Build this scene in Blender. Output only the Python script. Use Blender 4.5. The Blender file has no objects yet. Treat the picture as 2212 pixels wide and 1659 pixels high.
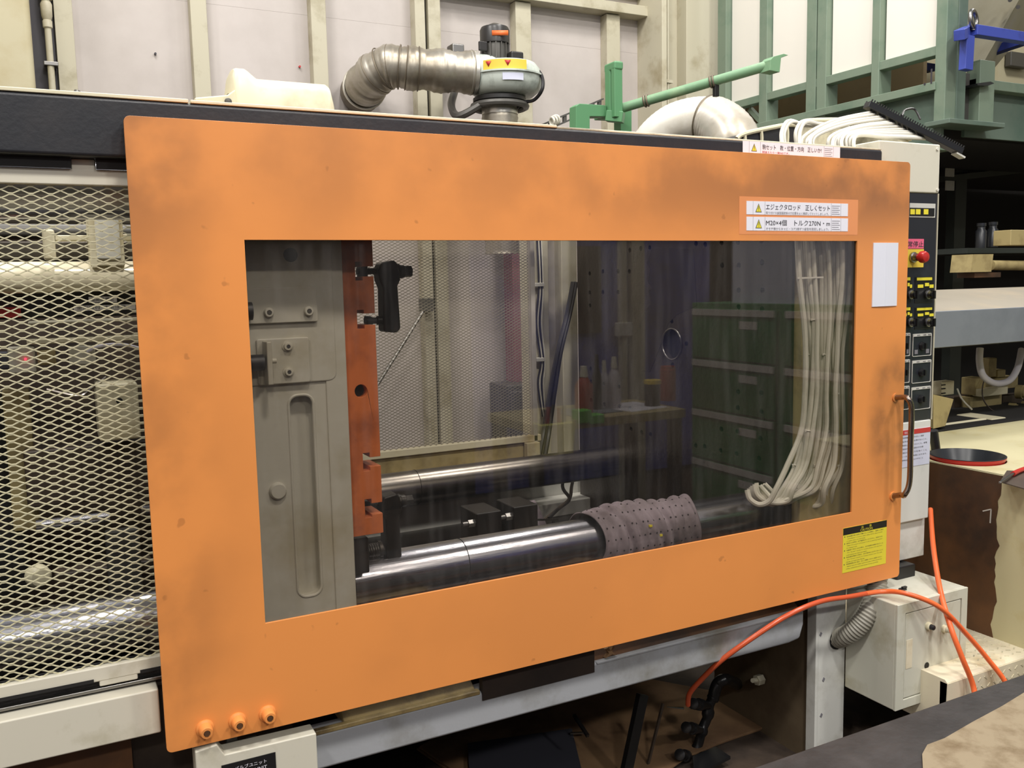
import bpy, bmesh, math, random
from mathutils import Vector, Matrix
random.seed(7)
S = bpy.context.scene
COL = S.collection
PI = math.pi

# ------------------------------------------------------------------ camera, world, lights, exposure
YAW, PITCH, ROLL, FOC = 0.4742562535, -0.1128542339, -0.0219496, 1940.916
EYE = Vector((-0.1569, -1.9215, 1.5839))
_sa, _ca, _sb, _cb, _sg, _cg = math.sin(YAW), math.cos(YAW), math.sin(PITCH), math.cos(PITCH), math.sin(ROLL), math.cos(ROLL)
FW = Vector((_sa*_cb, _ca*_cb, _sb))
_r0 = Vector((_ca, -_sa, 0)); _u0 = _r0.cross(FW)
RT = _cg*_r0 + _sg*_u0
UP = -_sg*_r0 + _cg*_u0
cam_d = bpy.data.cameras.new('camera'); cam = bpy.data.objects.new('camera', cam_d); COL.objects.link(cam)
cam.matrix_world = Matrix(((RT.x, UP.x, -FW.x, EYE.x), (RT.y, UP.y, -FW.y, EYE.y), (RT.z, UP.z, -FW.z, EYE.z), (0, 0, 0, 1)))
cam_d.sensor_width = 36.0; cam_d.lens = 36.0*FOC/2212.0; cam_d.clip_start = 0.05; cam_d.clip_end = 60
S.camera = cam
S.view_settings.view_transform = 'Standard'; S.view_settings.look = 'None'
S.view_settings.gamma = 1.0; S.view_settings.use_curve_mapping = False
S.view_settings.exposure = 0.32
S.cycles.use_denoising = True
S.cycles.max_bounces = 8; S.cycles.diffuse_bounces = 3; S.cycles.glossy_bounces = 3
S.cycles.transparent_max_bounces = 24; S.cycles.caustics_reflective = False; S.cycles.caustics_refractive = False
W = bpy.data.worlds.new('world'); S.world = W; W.use_nodes = True
W.node_tree.nodes['Background'].inputs[0].default_value = (0.92, 0.93, 1.0, 1)
W.node_tree.nodes['Background'].inputs[1].default_value = 0.34
LAMPS = [(-2.2, -2.6, 5.6, 95), (0.6, -2.7, 5.6, 120), (3.4, -2.9, 5.6, 95), (-2.0, 0.2, 5.8, 60), (1.0, 0.35, 5.8, 62),
         (3.3, -0.4, 5.8, 50), (-1.0, -6.6, 5.4, 120), (2.6, -6.8, 5.4, 125), (0.2, 1.9, 5.0, 36), (2.8, 1.8, 5.0, 36), (-2.4, 2.0, 5.0, 12), (6.4, 1.6, 5.2, 60)]  # the pair farthest in front is added so light reaches under the machine
for lx, ly, lz, pw in LAMPS:
    ld = bpy.data.lights.new('high_bay_and_fill_lamp', 'AREA'); ld.shape = 'DISK'; ld.size = 0.55; ld.energy = pw; ld.color = (1.0, 0.965, 0.91)
    lo = bpy.data.objects.new('high_bay_and_fill_lamp', ld); COL.objects.link(lo); lo.location = (lx, ly, lz)

# ------------------------------------------------------------------ helpers
def ray(x, y): return FW + RT*((x-1106)/FOC) - UP*((y-829.5)/FOC)
def atY(x, y, v): d = ray(x, y); return EYE + d*((v-EYE.y)/d.y)
def atX(x, y, v): d = ray(x, y); return EYE + d*((v-EYE.x)/d.x)
def atZ(x, y, v): d = ray(x, y); return EYE + d*((v-EYE.z)/d.z)
def lin(c): c = c/255.0; return c/12.92 if c <= 0.04045 else ((c+0.055)/1.055)**2.4
def rgb(r, g, b): return (lin(r), lin(g), lin(b), 1)

MATS = {}
def mat(name, col, rough=0.5, metal=0.0, dirt=None, scale=6.0, amt=0.5, bump=0.0, bscale=60.0, stretch=(1, 1, 1), spec=0.5, coat=0.0, alpha=None, fine=None):
    """painted / metal surface with optional two-tone dirt mask and fine relief, all in object space"""
    m = bpy.data.materials.new(name); m.use_nodes = True; nt = m.node_tree; N = nt.nodes; L = nt.links
    b = N['Principled BSDF']; b.inputs['Roughness'].default_value = rough; b.inputs['Metallic'].default_value = metal
    b.inputs['Specular IOR Level'].default_value = spec; b.inputs['Base Color'].default_value = col
    b.inputs['Coat Weight'].default_value = coat; b.inputs['Coat Roughness'].default_value = 0.15
    tc = N.new('ShaderNodeTexCoord'); mp = N.new('ShaderNodeMapping'); mp.inputs['Scale'].default_value = stretch
    L.new(tc.outputs['Object'], mp.inputs[0])
    if dirt is not None:
        n = N.new('ShaderNodeTexNoise'); n.inputs['Scale'].default_value = scale; n.inputs['Detail'].default_value = 7; n.inputs['Roughness'].default_value = 0.62
        L.new(mp.outputs[0], n.inputs['Vector'])
        r = N.new('ShaderNodeValToRGB'); r.color_ramp.elements[0].position = 0.62 - 0.3*amt; r.color_ramp.elements[1].position = 0.78 - 0.12*amt
        L.new(n.outputs['Fac'], r.inputs[0])
        mx = N.new('ShaderNodeMixRGB'); mx.inputs[1].default_value = col; mx.inputs[2].default_value = dirt
        L.new(r.outputs[0], mx.inputs[0])
        L.new(mx.outputs[0], b.inputs['Base Color'])
    if bump > 0:
        n2 = N.new('ShaderNodeTexNoise'); n2.inputs['Scale'].default_value = bscale; n2.inputs['Detail'].default_value = 4
        L.new(mp.outputs[0], n2.inputs['Vector'])
        bp = N.new('ShaderNodeBump'); bp.inputs['Strength'].default_value = bump; bp.inputs['Distance'].default_value = 0.01
        L.new(n2.outputs['Fac'], bp.inputs['Height']); L.new(bp.outputs[0], b.inputs['Normal'])
    MATS[name] = m
    return m

class B:
    def __init__(s): s.v = []; s.f = []
    def _a(s, vs, fs):
        o = len(s.v); s.v += [tuple(p) for p in vs]; s.f += [tuple(i+o for i in f) for f in fs]; return s
    def box(s, x0, x1, y0, y1, z0, z1):
        return s._a([(x0, y0, z0), (x1, y0, z0), (x1, y1, z0), (x0, y1, z0), (x0, y0, z1), (x1, y0, z1), (x1, y1, z1), (x0, y1, z1)],
                    [(0, 3, 2, 1), (4, 5, 6, 7), (0, 1, 5, 4), (1, 2, 6, 5), (2, 3, 7, 6), (3, 0, 4, 7)])
    def bar(s, p0, p1, w, h, up=(0, 0, 1)):
        p0 = Vector(p0); p1 = Vector(p1); d = (p1-p0).normalized(); u = Vector(up); sd = d.cross(u)
        if sd.length < 1e-4: sd = d.cross(Vector((0, 1, 0)))
        sd.normalize(); u = sd.cross(d); vs = []
        for p in (p0, p1):
            for a, c in ((-1, -1), (1, -1), (1, 1), (-1, 1)): vs.append(p + sd*(a*w/2) + u*(c*h/2))
        return s._a(vs, [(0, 3, 2, 1), (4, 5, 6, 7), (0, 1, 5, 4), (1, 2, 6, 5), (2, 3, 7, 6), (3, 0, 4, 7)])
    def hexa(s, a, b):
        """a, b: two quads (4 points each, same order) joined to a solid"""
        return s._a(list(a)+list(b), [(0, 3, 2, 1), (4, 5, 6, 7), (0, 1, 5, 4), (1, 2, 6, 5), (2, 3, 7, 6), (3, 0, 4, 7)])
    def cyl(s, p0, p1, r, r2=None, n=20, cap=True):
        r2 = r if r2 is None else r2
        return s.rings([p0, p1], [r, r2], n, cap)
    def rings(s, pts, rad, n=12, cap=True):
        pts = [Vector(p) for p in pts]; vs = []; fs = []; ref = None
        for i, p in enumerate(pts):
            a = pts[max(0, i-1)]; c = pts[min(len(pts)-1, i+1)]; d = (c-a)
            if d.length < 1e-9: d = Vector((0, 0, 1)) if ref is None else lastd
            d.normalize(); lastd = d
            if ref is None:
                ref = d.orthogonal().normalized()
            ref = (ref - d*ref.dot(d)).normalized(); q = d.cross(ref)
            for k in range(n):
                t = 2*PI*k/n; vs.append(p + (ref*math.cos(t) + q*math.sin(t))*rad[i])
        for i in range(len(pts)-1):
            for k in range(n):
                k2 = (k+1) % n; fs.append((i*n+k, i*n+k2, (i+1)*n+k2, (i+1)*n+k))
        if cap:
            fs.append(tuple(reversed(range(n)))); fs.append(tuple((len(pts)-1)*n+k for k in range(n)))
        return s._a(vs, fs)
    def lathe(s, c, axis, prof, n=24):
        """prof: (distance along axis, radius)"""
        c = Vector(c); ax = Vector(axis).normalized(); r = ax.orthogonal().normalized(); q = ax.cross(r); vs = []; fs = []
        for d, rad in prof:
            for k in range(n):
                t = 2*PI*k/n; vs.append(c + ax*d + (r*math.cos(t)+q*math.sin(t))*max(rad, 1e-5))
        for i in range(len(prof)-1):
            for k in range(n):
                k2 = (k+1) % n; fs.append((i*n+k, i*n+k2, (i+1)*n+k2, (i+1)*n+k))
        fs.append(tuple(reversed(range(n)))); fs.append(tuple((len(prof)-1)*n+k for k in range(n)))
        return s._a(vs, fs)
    def tube(s, pts, r, n=8, sub=6):
        q = smooth(pts, sub); return s.rings(q, [r]*len(q), n)
    def torus(s, c, axis, R, r, n=28, m=8):
        c = Vector(c); ax = Vector(axis).normalized(); a = ax.orthogonal().normalized(); b = ax.cross(a); vs = []; fs = []
        for i in range(n):
            t = 2*PI*i/n; d = a*math.cos(t)+b*math.sin(t)
            for j in range(m):
                u = 2*PI*j/m; vs.append(c + d*(R+r*math.cos(u)) + ax*(r*math.sin(u)))
        for i in range(n):
            for j in range(m):
                i2 = (i+1) % n; j2 = (j+1) % m; fs.append((i*m+j, i2*m+j, i2*m+j2, i*m+j2))
        return s._a(vs, fs)
    def prism(s, poly, axis, a0, a1):
        """poly: 2-D outline in the plane normal to axis ('X': (y,z), 'Y': (x,z), 'Z': (x,y))"""
        def P(u, v, a): return {'X': (a, u, v), 'Y': (u, a, v), 'Z': (u, v, a)}[axis]
        n = len(poly); vs = [P(u, v, a0) for u, v in poly] + [P(u, v, a1) for u, v in poly]
        fs = [tuple(range(n)), tuple(reversed(range(n, 2*n)))] + [(i, (i+1) % n, n+(i+1) % n, n+i) for i in range(n)]
        return s._a(vs, fs)
    def poly(s, pts): return s._a(pts, [tuple(range(len(pts)))])
    def grid(s, nu, nv, fn):
        vs = [fn(i/(nu-1), j/(nv-1)) for j in range(nv) for i in range(nu)]
        return s._a(vs, [(j*nu+i, j*nu+i+1, (j+1)*nu+i+1, (j+1)*nu+i) for j in range(nv-1) for i in range(nu-1)])
    def go(s, name, m, parent=None, bevel=0.0, smooth_angle=40, solid=0.0, kind=None):
        me = bpy.data.meshes.new(name)
        o = bpy.data.objects.new(name, me); COL.objects.link(o)
        if parent is not None: off = wloc(parent)
        else:
            xs = [p[0] for p in s.v]; ys = [p[1] for p in s.v]; zs = [p[2] for p in s.v]
            off = Vector(((min(xs)+max(xs))/2, (min(ys)+max(ys))/2, min(zs))); o.location = off
        me.from_pydata([(p[0]-off.x, p[1]-off.y, p[2]-off.z) for p in s.v], [], s.f)
        bm = bmesh.new(); bm.from_mesh(me); bmesh.ops.recalc_face_normals(bm, faces=bm.faces); bm.to_mesh(me); bm.free()
        me.materials.append(MATS[m])
        me.shade_smooth(); me.set_sharp_from_angle(angle=math.radians(smooth_angle))
        if parent is not None: o.parent = parent
        if solid: md = o.modifiers.new('solid', 'SOLIDIFY'); md.thickness = solid; md.offset = 0
        if bevel: md = o.modifiers.new('bevel', 'BEVEL'); md.width = bevel; md.segments = 2; md.limit_method = 'ANGLE'; md.angle_limit = math.radians(35); md.harden_normals = True
        if kind: o['kind'] = kind
        return o

def smooth(pts, sub=6):
    P = [Vector(p) for p in pts]; out = []
    if len(P) < 3: return P
    for i in range(len(P)-1):
        p0 = P[max(0, i-1)]; p1 = P[i]; p2 = P[i+1]; p3 = P[min(len(P)-1, i+2)]
        for k in range(sub):
            t = k/sub; t2 = t*t; t3 = t2*t
            out.append(0.5*((2*p1)+(p2-p0)*t+(2*p0-5*p1+4*p2-p3)*t2+(3*p1-p0-3*p2+p3)*t3))
    out.append(P[-1]); return out
def wloc(o):
    v = Vector((0, 0, 0))
    while o is not None: v += o.location; o = o.parent
    return v
def tag(o, label, cat, group=None):
    o['label'] = label; o['category'] = cat
    if group: o['group'] = group
    return o
def thing(name, label, cat, loc, group=None):
    o = bpy.data.objects.new(name, None); COL.objects.link(o); o.location = Vector(loc); o.empty_display_size = 0.05
    return tag(o, label, cat, group)
def solo(b, name, m, label, cat, group=None, **k):
    return tag(b.go(name, m, None, **k), label, cat, group)
def struct(o): o['kind'] = 'structure'; return o
def rrect(x0, x1, z0, z1, r, n=5):
    out = []
    for cx, cz, a in ((x1-r, z1-r, 0), (x0+r, z1-r, 90), (x0+r, z0+r, 180), (x1-r, z0+r, 270)):
        for k in range(n+1):
            t = math.radians(a+90*k/n); out.append((cx+r*math.cos(t), cz+r*math.sin(t)))
    return out
def circ(x, z, r, n=18, rz=None): return [(x+r*math.cos(2*PI*k/n), z+(rz or r)*math.sin(2*PI*k/n)) for k in range(n)]
def plate(name, m, parent, loops, axis, a0, a1, bevel=0.0, label=None):
    """flat plate with real holes: the first loop is the outline, the others are cut out"""
    from mathutils.geometry import tessellate_polygon
    flat = [p for lp in loops for p in lp]; n = len(flat)
    tris = tessellate_polygon([[Vector((u, v, 0)) for u, v in lp] for lp in loops])
    P = lambda u, v, w: {'X': (w, u, v), 'Y': (u, w, v), 'Z': (u, v, w)}[axis]
    vs = [P(u, v, a0) for u, v in flat] + [P(u, v, a1) for u, v in flat]
    fs = []
    for t in tris:
        (x0, y0), (x1, y1), (x2, y2) = flat[t[0]], flat[t[1]], flat[t[2]]
        if abs((x1-x0)*(y2-y0)-(x2-x0)*(y1-y0)) > 1e-12: fs += [tuple(t), tuple(reversed([i+n for i in t]))]
    k = 0
    for lp in loops:
        m_ = len(lp)
        for i in range(m_): fs.append((k+i, k+(i+1) % m_, n+k+(i+1) % m_, n+k+i))
        k += m_
    b = B(); b._a(vs, fs); o = b.go(name, m, parent, smooth_angle=30)
    ar = lambda lp: abs(sum(lp[i][0]*lp[(i+1) % len(lp)][1]-lp[(i+1) % len(lp)][0]*lp[i][1] for i in range(len(lp))))/2
    want = ar(loops[0])-sum(ar(l) for l in loops[1:]); got = sum(abs((flat[t[1]][0]-flat[t[0]][0])*(flat[t[2]][1]-flat[t[0]][1])-(flat[t[2]][0]-flat[t[0]][0])*(flat[t[1]][1]-flat[t[0]][1]))/2 for t in tris)
    if abs(want-got) > 1e-5: print('PLATE', name, want, got)
    if bevel: md = o.modifiers.new('bevel', 'BEVEL'); md.width = bevel; md.segments = 3; md.limit_method = 'ANGLE'; md.angle_limit = math.radians(50); md.harden_normals = True
    return o
def text(s, name, m, parent, org, ux, uy, h, w=None, depth=0.0004):
    """printed words: org = lower left, ux/uy = unit directions, h = letter height, w = total width (stretched)"""
    cu = bpy.data.curves.new('tmp', 'FONT'); cu.body = s; cu.size = 1.0; cu.resolution_u = 2; cu.extrude = 0
    co = bpy.data.objects.new('tmp', cu); COL.objects.link(co)
    dg = bpy.context.evaluated_depsgraph_get(); me = bpy.data.meshes.new_from_object(co.evaluated_get(dg))
    if not me.vertices:
        bpy.data.objects.remove(co); bpy.data.curves.remove(cu); return None
    xs = [p.co.x for p in me.vertices]; ys = [p.co.y for p in me.vertices]
    x0, x1, y0, y1 = min(xs), max(xs), min(ys), max(ys)
    ky = h/max(y1-y0, 1e-6); kx = (w/(x1-x0)) if w else ky
    org = Vector(org); ux = Vector(ux).normalized(); uy = Vector(uy).normalized(); nn = ux.cross(uy)
    b = B(); b._a([org + ux*((p.co.x-x0)*kx) + uy*((p.co.y-y0)*ky) + nn*depth for p in me.vertices], [tuple(f.vertices) for f in me.polygons])
    bpy.data.objects.remove(co); bpy.data.curves.remove(cu); bpy.data.meshes.remove(me)
    return b.go(name, m, parent)
def hexbolt(c, ax, r, h, n=6): b = B(); c = Vector(c); ax = Vector(ax).normalized(); b.cyl(c, c+ax*h, r, n=n); return b

# ------------------------------------------------------------------ materials
CREAM = rgb(214, 206, 176)
mat('wall_board', rgb(196, 188, 183), 0.7, dirt=rgb(178, 170, 164), scale=1.3, amt=0.7)
mat('wall_board_low', rgb(188, 182, 172), 0.7, dirt=rgb(150, 142, 130), scale=2.5, amt=0.8)
mat('stud_paint', rgb(190, 184, 162), 0.55, dirt=rgb(150, 140, 112), scale=5, amt=0.4)
mat('column_paint', rgb(196, 190, 168), 0.5, dirt=rgb(160, 148, 118), scale=4, amt=0.3)
mat('yellow_wall', rgb(188, 180, 150), 0.7, dirt=rgb(170, 155, 115), scale=2, amt=0.4)
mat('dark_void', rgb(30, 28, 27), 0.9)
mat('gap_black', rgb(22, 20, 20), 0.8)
mat('floor_concrete', rgb(82, 68, 56), 0.75, dirt=rgb(38, 30, 26), scale=3.5, amt=1.0, bump=0.2, bscale=30)
mat('blue_sheet', rgb(88, 98, 200), 0.7, dirt=rgb(54, 58, 96), scale=2, amt=0.6)
mat('cream_paint', CREAM, 0.42, dirt=rgb(176, 160, 120), scale=5, amt=0.35, bump=0.05, bscale=120)
mat('cream_bright', rgb(220, 212, 182), 0.4, dirt=rgb(190, 176, 140), scale=7, amt=0.3)
mat('white_paint', rgb(214, 214, 208), 0.45, dirt=rgb(180, 178, 168), scale=6, amt=0.35)
mat('bed_grey', rgb(166, 168, 172), 0.5, dirt=rgb(128, 126, 118), scale=5, amt=0.4, bump=0.05)
mat('box_white', rgb(206, 205, 190), 0.4, dirt=rgb(170, 163, 135), scale=6, amt=0.4)
mat('guard_cream', rgb(212, 207, 190), 0.5, dirt=rgb(182, 175, 150), scale=7, amt=0.3)
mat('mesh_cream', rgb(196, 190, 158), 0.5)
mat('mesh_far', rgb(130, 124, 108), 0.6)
mat('rail_black', rgb(34, 35, 40), 0.42, dirt=rgb(46, 44, 46), scale=9, amt=0.6, bump=0.05, bscale=90)
mat('black_paint', rgb(26, 25, 25), 0.4, dirt=rgb(44, 38, 34), scale=8, amt=0.5)
mat('black_plastic', rgb(24, 24, 26), 0.35)
mat('panel_black', rgb(40, 42, 48), 0.3, dirt=rgb(52, 54, 60), scale=12, amt=0.3)
mat('platen_white', rgb(196, 193, 180), 0.38, dirt=rgb(168, 160, 134), scale=4, amt=0.55, bump=0.12, bscale=25)
mat('platen_orange', rgb(206, 112, 58), 0.5, dirt=rgb(120, 58, 34), scale=6, amt=0.6)
mat('platen_oily', rgb(48, 40, 34), 0.33, dirt=rgb(26, 20, 17), scale=3, amt=0.9, bump=0.15, bscale=70)
mat('hole_black', rgb(10, 9, 9), 0.6)
mat('chrome', rgb(205, 205, 212), 0.22, metal=1.0, dirt=rgb(96, 90, 86), scale=3, amt=0.6, bump=0.06, bscale=90, stretch=(0.15, 3, 3))
mat('chrome_dull', rgb(150, 144, 136), 0.28, metal=1.0, dirt=rgb(66, 58, 50), scale=3, amt=0.8, stretch=(0.3, 2, 2))
mat('steel', rgb(140, 138, 135), 0.32, metal=1.0)
mat('handle_steel', rgb(150, 138, 128), 0.25, metal=1.0, dirt=rgb(120, 95, 80), scale=20, amt=0.3)
mat('clamp_steel', rgb(44, 43, 42), 0.38, metal=0.6, dirt=rgb(70, 64, 58), scale=15, amt=0.4)
mat('duct_alu', rgb(178, 172, 160), 0.38, metal=0.75, dirt=rgb(140, 130, 112), scale=5, amt=0.6)
mat('duct_white', rgb(236, 230, 220), 0.33, metal=0.1, dirt=rgb(205, 196, 180), scale=5, amt=0.5)
mat('duct_ring', rgb(120, 110, 95), 0.5, metal=0.6)
mat('foil', rgb(210, 206, 196), 0.3, metal=0.7)
mat('blower_grey', rgb(196, 204, 196), 0.4, dirt=rgb(130, 138, 130), scale=6, amt=0.3)
mat('motor_black', rgb(38, 36, 35), 0.35)
mat('motor_grey', rgb(88, 86, 82), 0.45, metal=0.3)
mat('yellow', rgb(225, 196, 70), 0.5)
mat('yellow_label', rgb(228, 214, 60), 0.5)
mat('red_print', rgb(190, 50, 50), 0.5)
mat('orange_print', rgb(230, 110, 50), 0.5)
mat('pink_label', rgb(225, 100, 130), 0.5)
mat('ink', rgb(58, 56, 62), 0.6)
mat('ink_grey', rgb(120, 118, 124), 0.6)
mat('paper', rgb(232, 230, 238), 0.45)
mat('paper_blue', rgb(205, 208, 226), 0.5)
mat('magnet_white', rgb(225, 226, 236), 0.25)
mat('duct_pale', rgb(210, 204, 194), 0.34, metal=0.3, dirt=rgb(180, 170, 152), scale=5, amt=0.5)
mat('dusty_pink', rgb(138, 92, 96), 0.7)
mat('recess_shade', rgb(44, 33, 26), 0.6, dirt=rgb(30, 22, 18), scale=6, amt=0.6)  # dark brown for the shade inside the ledge gap
mat('reflector_grey', rgb(150, 150, 152), 0.5)
mat('cream_gloss', rgb(236, 226, 196), 0.2, coat=0.5)
mat('leg_brown', rgb(104, 90, 70), 0.6, dirt=rgb(78, 64, 48), scale=4, amt=0.6)
mat('platen_stain', rgb(34, 26, 20), 0.25, dirt=rgb(24, 18, 14), scale=6, amt=0.7)
mat('rack_dark', rgb(44, 50, 46), 0.6)
mat('tape_clear', rgb(226, 146, 90), 0.22)
mat('green_pipe', rgb(120, 158, 122), 0.5, dirt=rgb(150, 180, 140), scale=9, amt=0.4)
mat('green_bracket', rgb(92, 146, 102), 0.5, dirt=rgb(92, 150, 100), scale=6, amt=0.3)
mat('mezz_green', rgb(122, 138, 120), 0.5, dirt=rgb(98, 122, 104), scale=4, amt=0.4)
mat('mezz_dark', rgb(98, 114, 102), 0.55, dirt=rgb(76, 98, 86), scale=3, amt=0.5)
mat('board_white', rgb(238, 234, 224), 0.7)
mat('brown_board', rgb(118, 102, 74), 0.7, dirt=rgb(100, 82, 54), scale=3, amt=0.5)
mat('blue_steel', rgb(62, 78, 168), 0.45, dirt=rgb(50, 60, 130), scale=8, amt=0.3)
mat('hopper_grey', rgb(168, 162, 142), 0.45, dirt=rgb(150, 142, 118), scale=2, amt=0.5)
mat('hose_white', rgb(222, 218, 206), 0.42)
mat('hose_dim', rgb(218, 214, 200), 0.42, dirt=rgb(176, 170, 150), scale=8, amt=0.5)
mat('hose_black', rgb(30, 29, 32), 0.45)
mat('hose_orange', rgb(238, 112, 62), 0.3, dirt=rgb(225, 70, 30), scale=4, amt=0.3)
mat('hose_orange_shaded', rgb(205, 88, 52), 0.22)  # darker copy of the orange hose for its shaded stretch
mat('conduit_grey', rgb(148, 144, 132), 0.5)
mat('iron_black', rgb(42, 41, 42), 0.3, metal=0.4, dirt=rgb(28, 26, 24), scale=10, amt=0.6)
mat('cardboard', rgb(150, 118, 84), 0.8, dirt=rgb(92, 66, 46), scale=2.2, amt=0.7)
mat('rust_brown', rgb(104, 68, 38), 0.55, dirt=rgb(46, 34, 26), scale=3.2, amt=0.9)
mat('block_cream', rgb(196, 188, 150), 0.5, dirt=rgb(186, 174, 126), scale=9, amt=0.3)
mat('step_cream', rgb(226, 216, 190), 0.5, dirt=rgb(190, 170, 130), scale=7, amt=0.5)
mat('drip_cream', rgb(222, 214, 186), 0.45, dirt=rgb(48, 42, 38), scale=4.5, amt=0.55, bump=0.25, bscale=15)
mat('yellow_stain', rgb(178, 156, 106), 0.35, dirt=rgb(58, 44, 34), scale=9, amt=0.65, bump=0.3, bscale=30)
mat('table_dark', rgb(38, 36, 36), 0.55, dirt=rgb(60, 57, 57), scale=5, amt=0.55, bump=0.2, bscale=40)
mat('card_spotted', rgb(142, 128, 104), 0.75, dirt=rgb(104, 86, 60), scale=14, amt=0.55)
mat('slate', rgb(62, 62, 70), 0.5)
mat('cloth', rgb(150, 138, 146), 0.85, dirt=rgb(92, 82, 82), scale=7, amt=0.7, bump=0.3, bscale=40)
mat('cloth_dot', rgb(44, 36, 40), 0.9)
mat('red_plastic', rgb(178, 38, 34), 0.3)
mat('green_cabinet', rgb(40, 124, 66), 0.5, dirt=rgb(56, 100, 52), scale=2, amt=0.8)
mat('label_strip', rgb(200, 198, 190), 0.5)
mat('bench_wood', rgb(176, 162, 118), 0.5, dirt=rgb(150, 128, 86), scale=6, amt=0.5)
mat('lime_plastic', rgb(90, 190, 60), 0.4)
mat('basket_yellow', rgb(200, 196, 90), 0.5)
mat('can_red', rgb(160, 50, 40), 0.4)
mat('grey_beam', rgb(120, 126, 134), 0.5, dirt=rgb(104, 110, 118), scale=3, amt=0.4)
mat('beam_top', rgb(158, 150, 136), 0.45, dirt=rgb(170, 158, 138), scale=6, amt=0.5)
mat('valve_cream', rgb(168, 152, 106), 0.5, dirt=rgb(122, 106, 70), scale=8, amt=0.5)
mat('clear_tube', rgb(200, 196, 204), 0.25)
mat('pan_dark', rgb(40, 42, 46), 0.3)
mat('link_brown', rgb(72, 60, 50), 0.45, dirt=rgb(44, 36, 32), scale=5, amt=0.6)
mat('led_red', rgb(255, 40, 60), 0.4)
e = MATS['led_red'].node_tree.nodes['Principled BSDF']; e.inputs['Emission Color'].default_value = (1, 0.03, 0.06, 1); e.inputs['Emission Strength'].default_value = 2.5

def door_paint():
    """orange enamel: soot smudges near the top edge, hand grime beside the handle, dented clear coat"""
    m = mat('door_orange', rgb(234, 150, 80), 0.36, bump=0.04, bscale=9)
    nt = m.node_tree; N = nt.nodes; L = nt.links; b = N['Principled BSDF']
    tc = N.new('ShaderNodeTexCoord'); sep = N.new('ShaderNodeSeparateXYZ'); L.new(tc.outputs['Object'], sep.inputs[0])
    def math_(op, a, c, clamp=False):
        n = N.new('ShaderNodeMath'); n.operation = op; n.use_clamp = clamp
        for i, q in enumerate((a, c)):
            if q is None: continue
            if isinstance(q, (int, float)): n.inputs[i].default_value = q
            else: L.new(q, n.inputs[i])
        return n.outputs[0]
    def mr(v, a, c, lo=0.0, hi=1.0):
        n = N.new('ShaderNodeMapRange'); L.new(v, n.inputs[0]); n.inputs[1].default_value = a; n.inputs[2].default_value = c
        n.inputs[3].default_value = lo; n.inputs[4].default_value = hi; n.interpolation_type = 'SMOOTHSTEP'; return n.outputs[0]
    X, Z = sep.outputs[0], sep.outputs[2]
    def noise(sc, det=5):
        n = N.new('ShaderNodeTexNoise'); n.inputs['Scale'].default_value = sc; n.inputs['Detail'].default_value = det; L.new(tc.outputs['Object'], n.inputs['Vector']); return n.outputs['Fac']
    n1 = mr(noise(3.2), 0.40, 0.60); n2 = mr(noise(8.0), 0.4, 0.75)
    top = mr(Z, 1.0, 1.22); right = mr(X, 0.5, 2.1, 0.35, 1.0)
    soot = math_('MULTIPLY', math_('MULTIPLY', top, right), math_('ADD', math_('MULTIPLY', n1, 0.9), 0.14))
    # grime patch beside the upper handle foot, running down the right stile
    dx = math_('SUBTRACT', X, 2.16); dz = math_('SUBTRACT', Z, 0.52)
    rr = math_('ADD', math_('MULTIPLY', math_('MULTIPLY', dx, dx), 60.0), math_('MULTIPLY', math_('MULTIPLY', dz, dz), 14.0))
    grime = math_('MULTIPLY', mr(rr, 0.0, 1.0, 1.0, 0.0), math_('ADD', math_('MULTIPLY', n2, 0.8), 0.25))
    left = math_('MULTIPLY', mr(X, 0.0, 0.22, 1.0, 0.0), math_('MULTIPLY', n1, 0.35))
    mott = math_('MULTIPLY', mr(noise(1.7), 0.45, 0.65), 0.10)
    tot = math_('ADD', math_('ADD', math_('ADD', math_('MULTIPLY', soot, 0.62), mott), math_('MULTIPLY', grime, 0.8)), left, True)
    mx = N.new('ShaderNodeMixRGB'); mx.inputs[1].default_value = rgb(234, 150, 80); mx.inputs[2].default_value = rgb(96, 68, 52)
    L.new(tot, mx.inputs[0])
    # fine scratches
    sc = mr(noise(26, 2), 0.70, 0.76); mx2 = N.new('ShaderNodeMixRGB'); L.new(math_('MULTIPLY', sc, 0.35), mx2.inputs[0])
    L.new(mx.outputs[0], mx2.inputs[1]); mx2.inputs[2].default_value = rgb(140, 86, 50); L.new(mx2.outputs[0], b.inputs['Base Color'])
door_paint()

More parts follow.
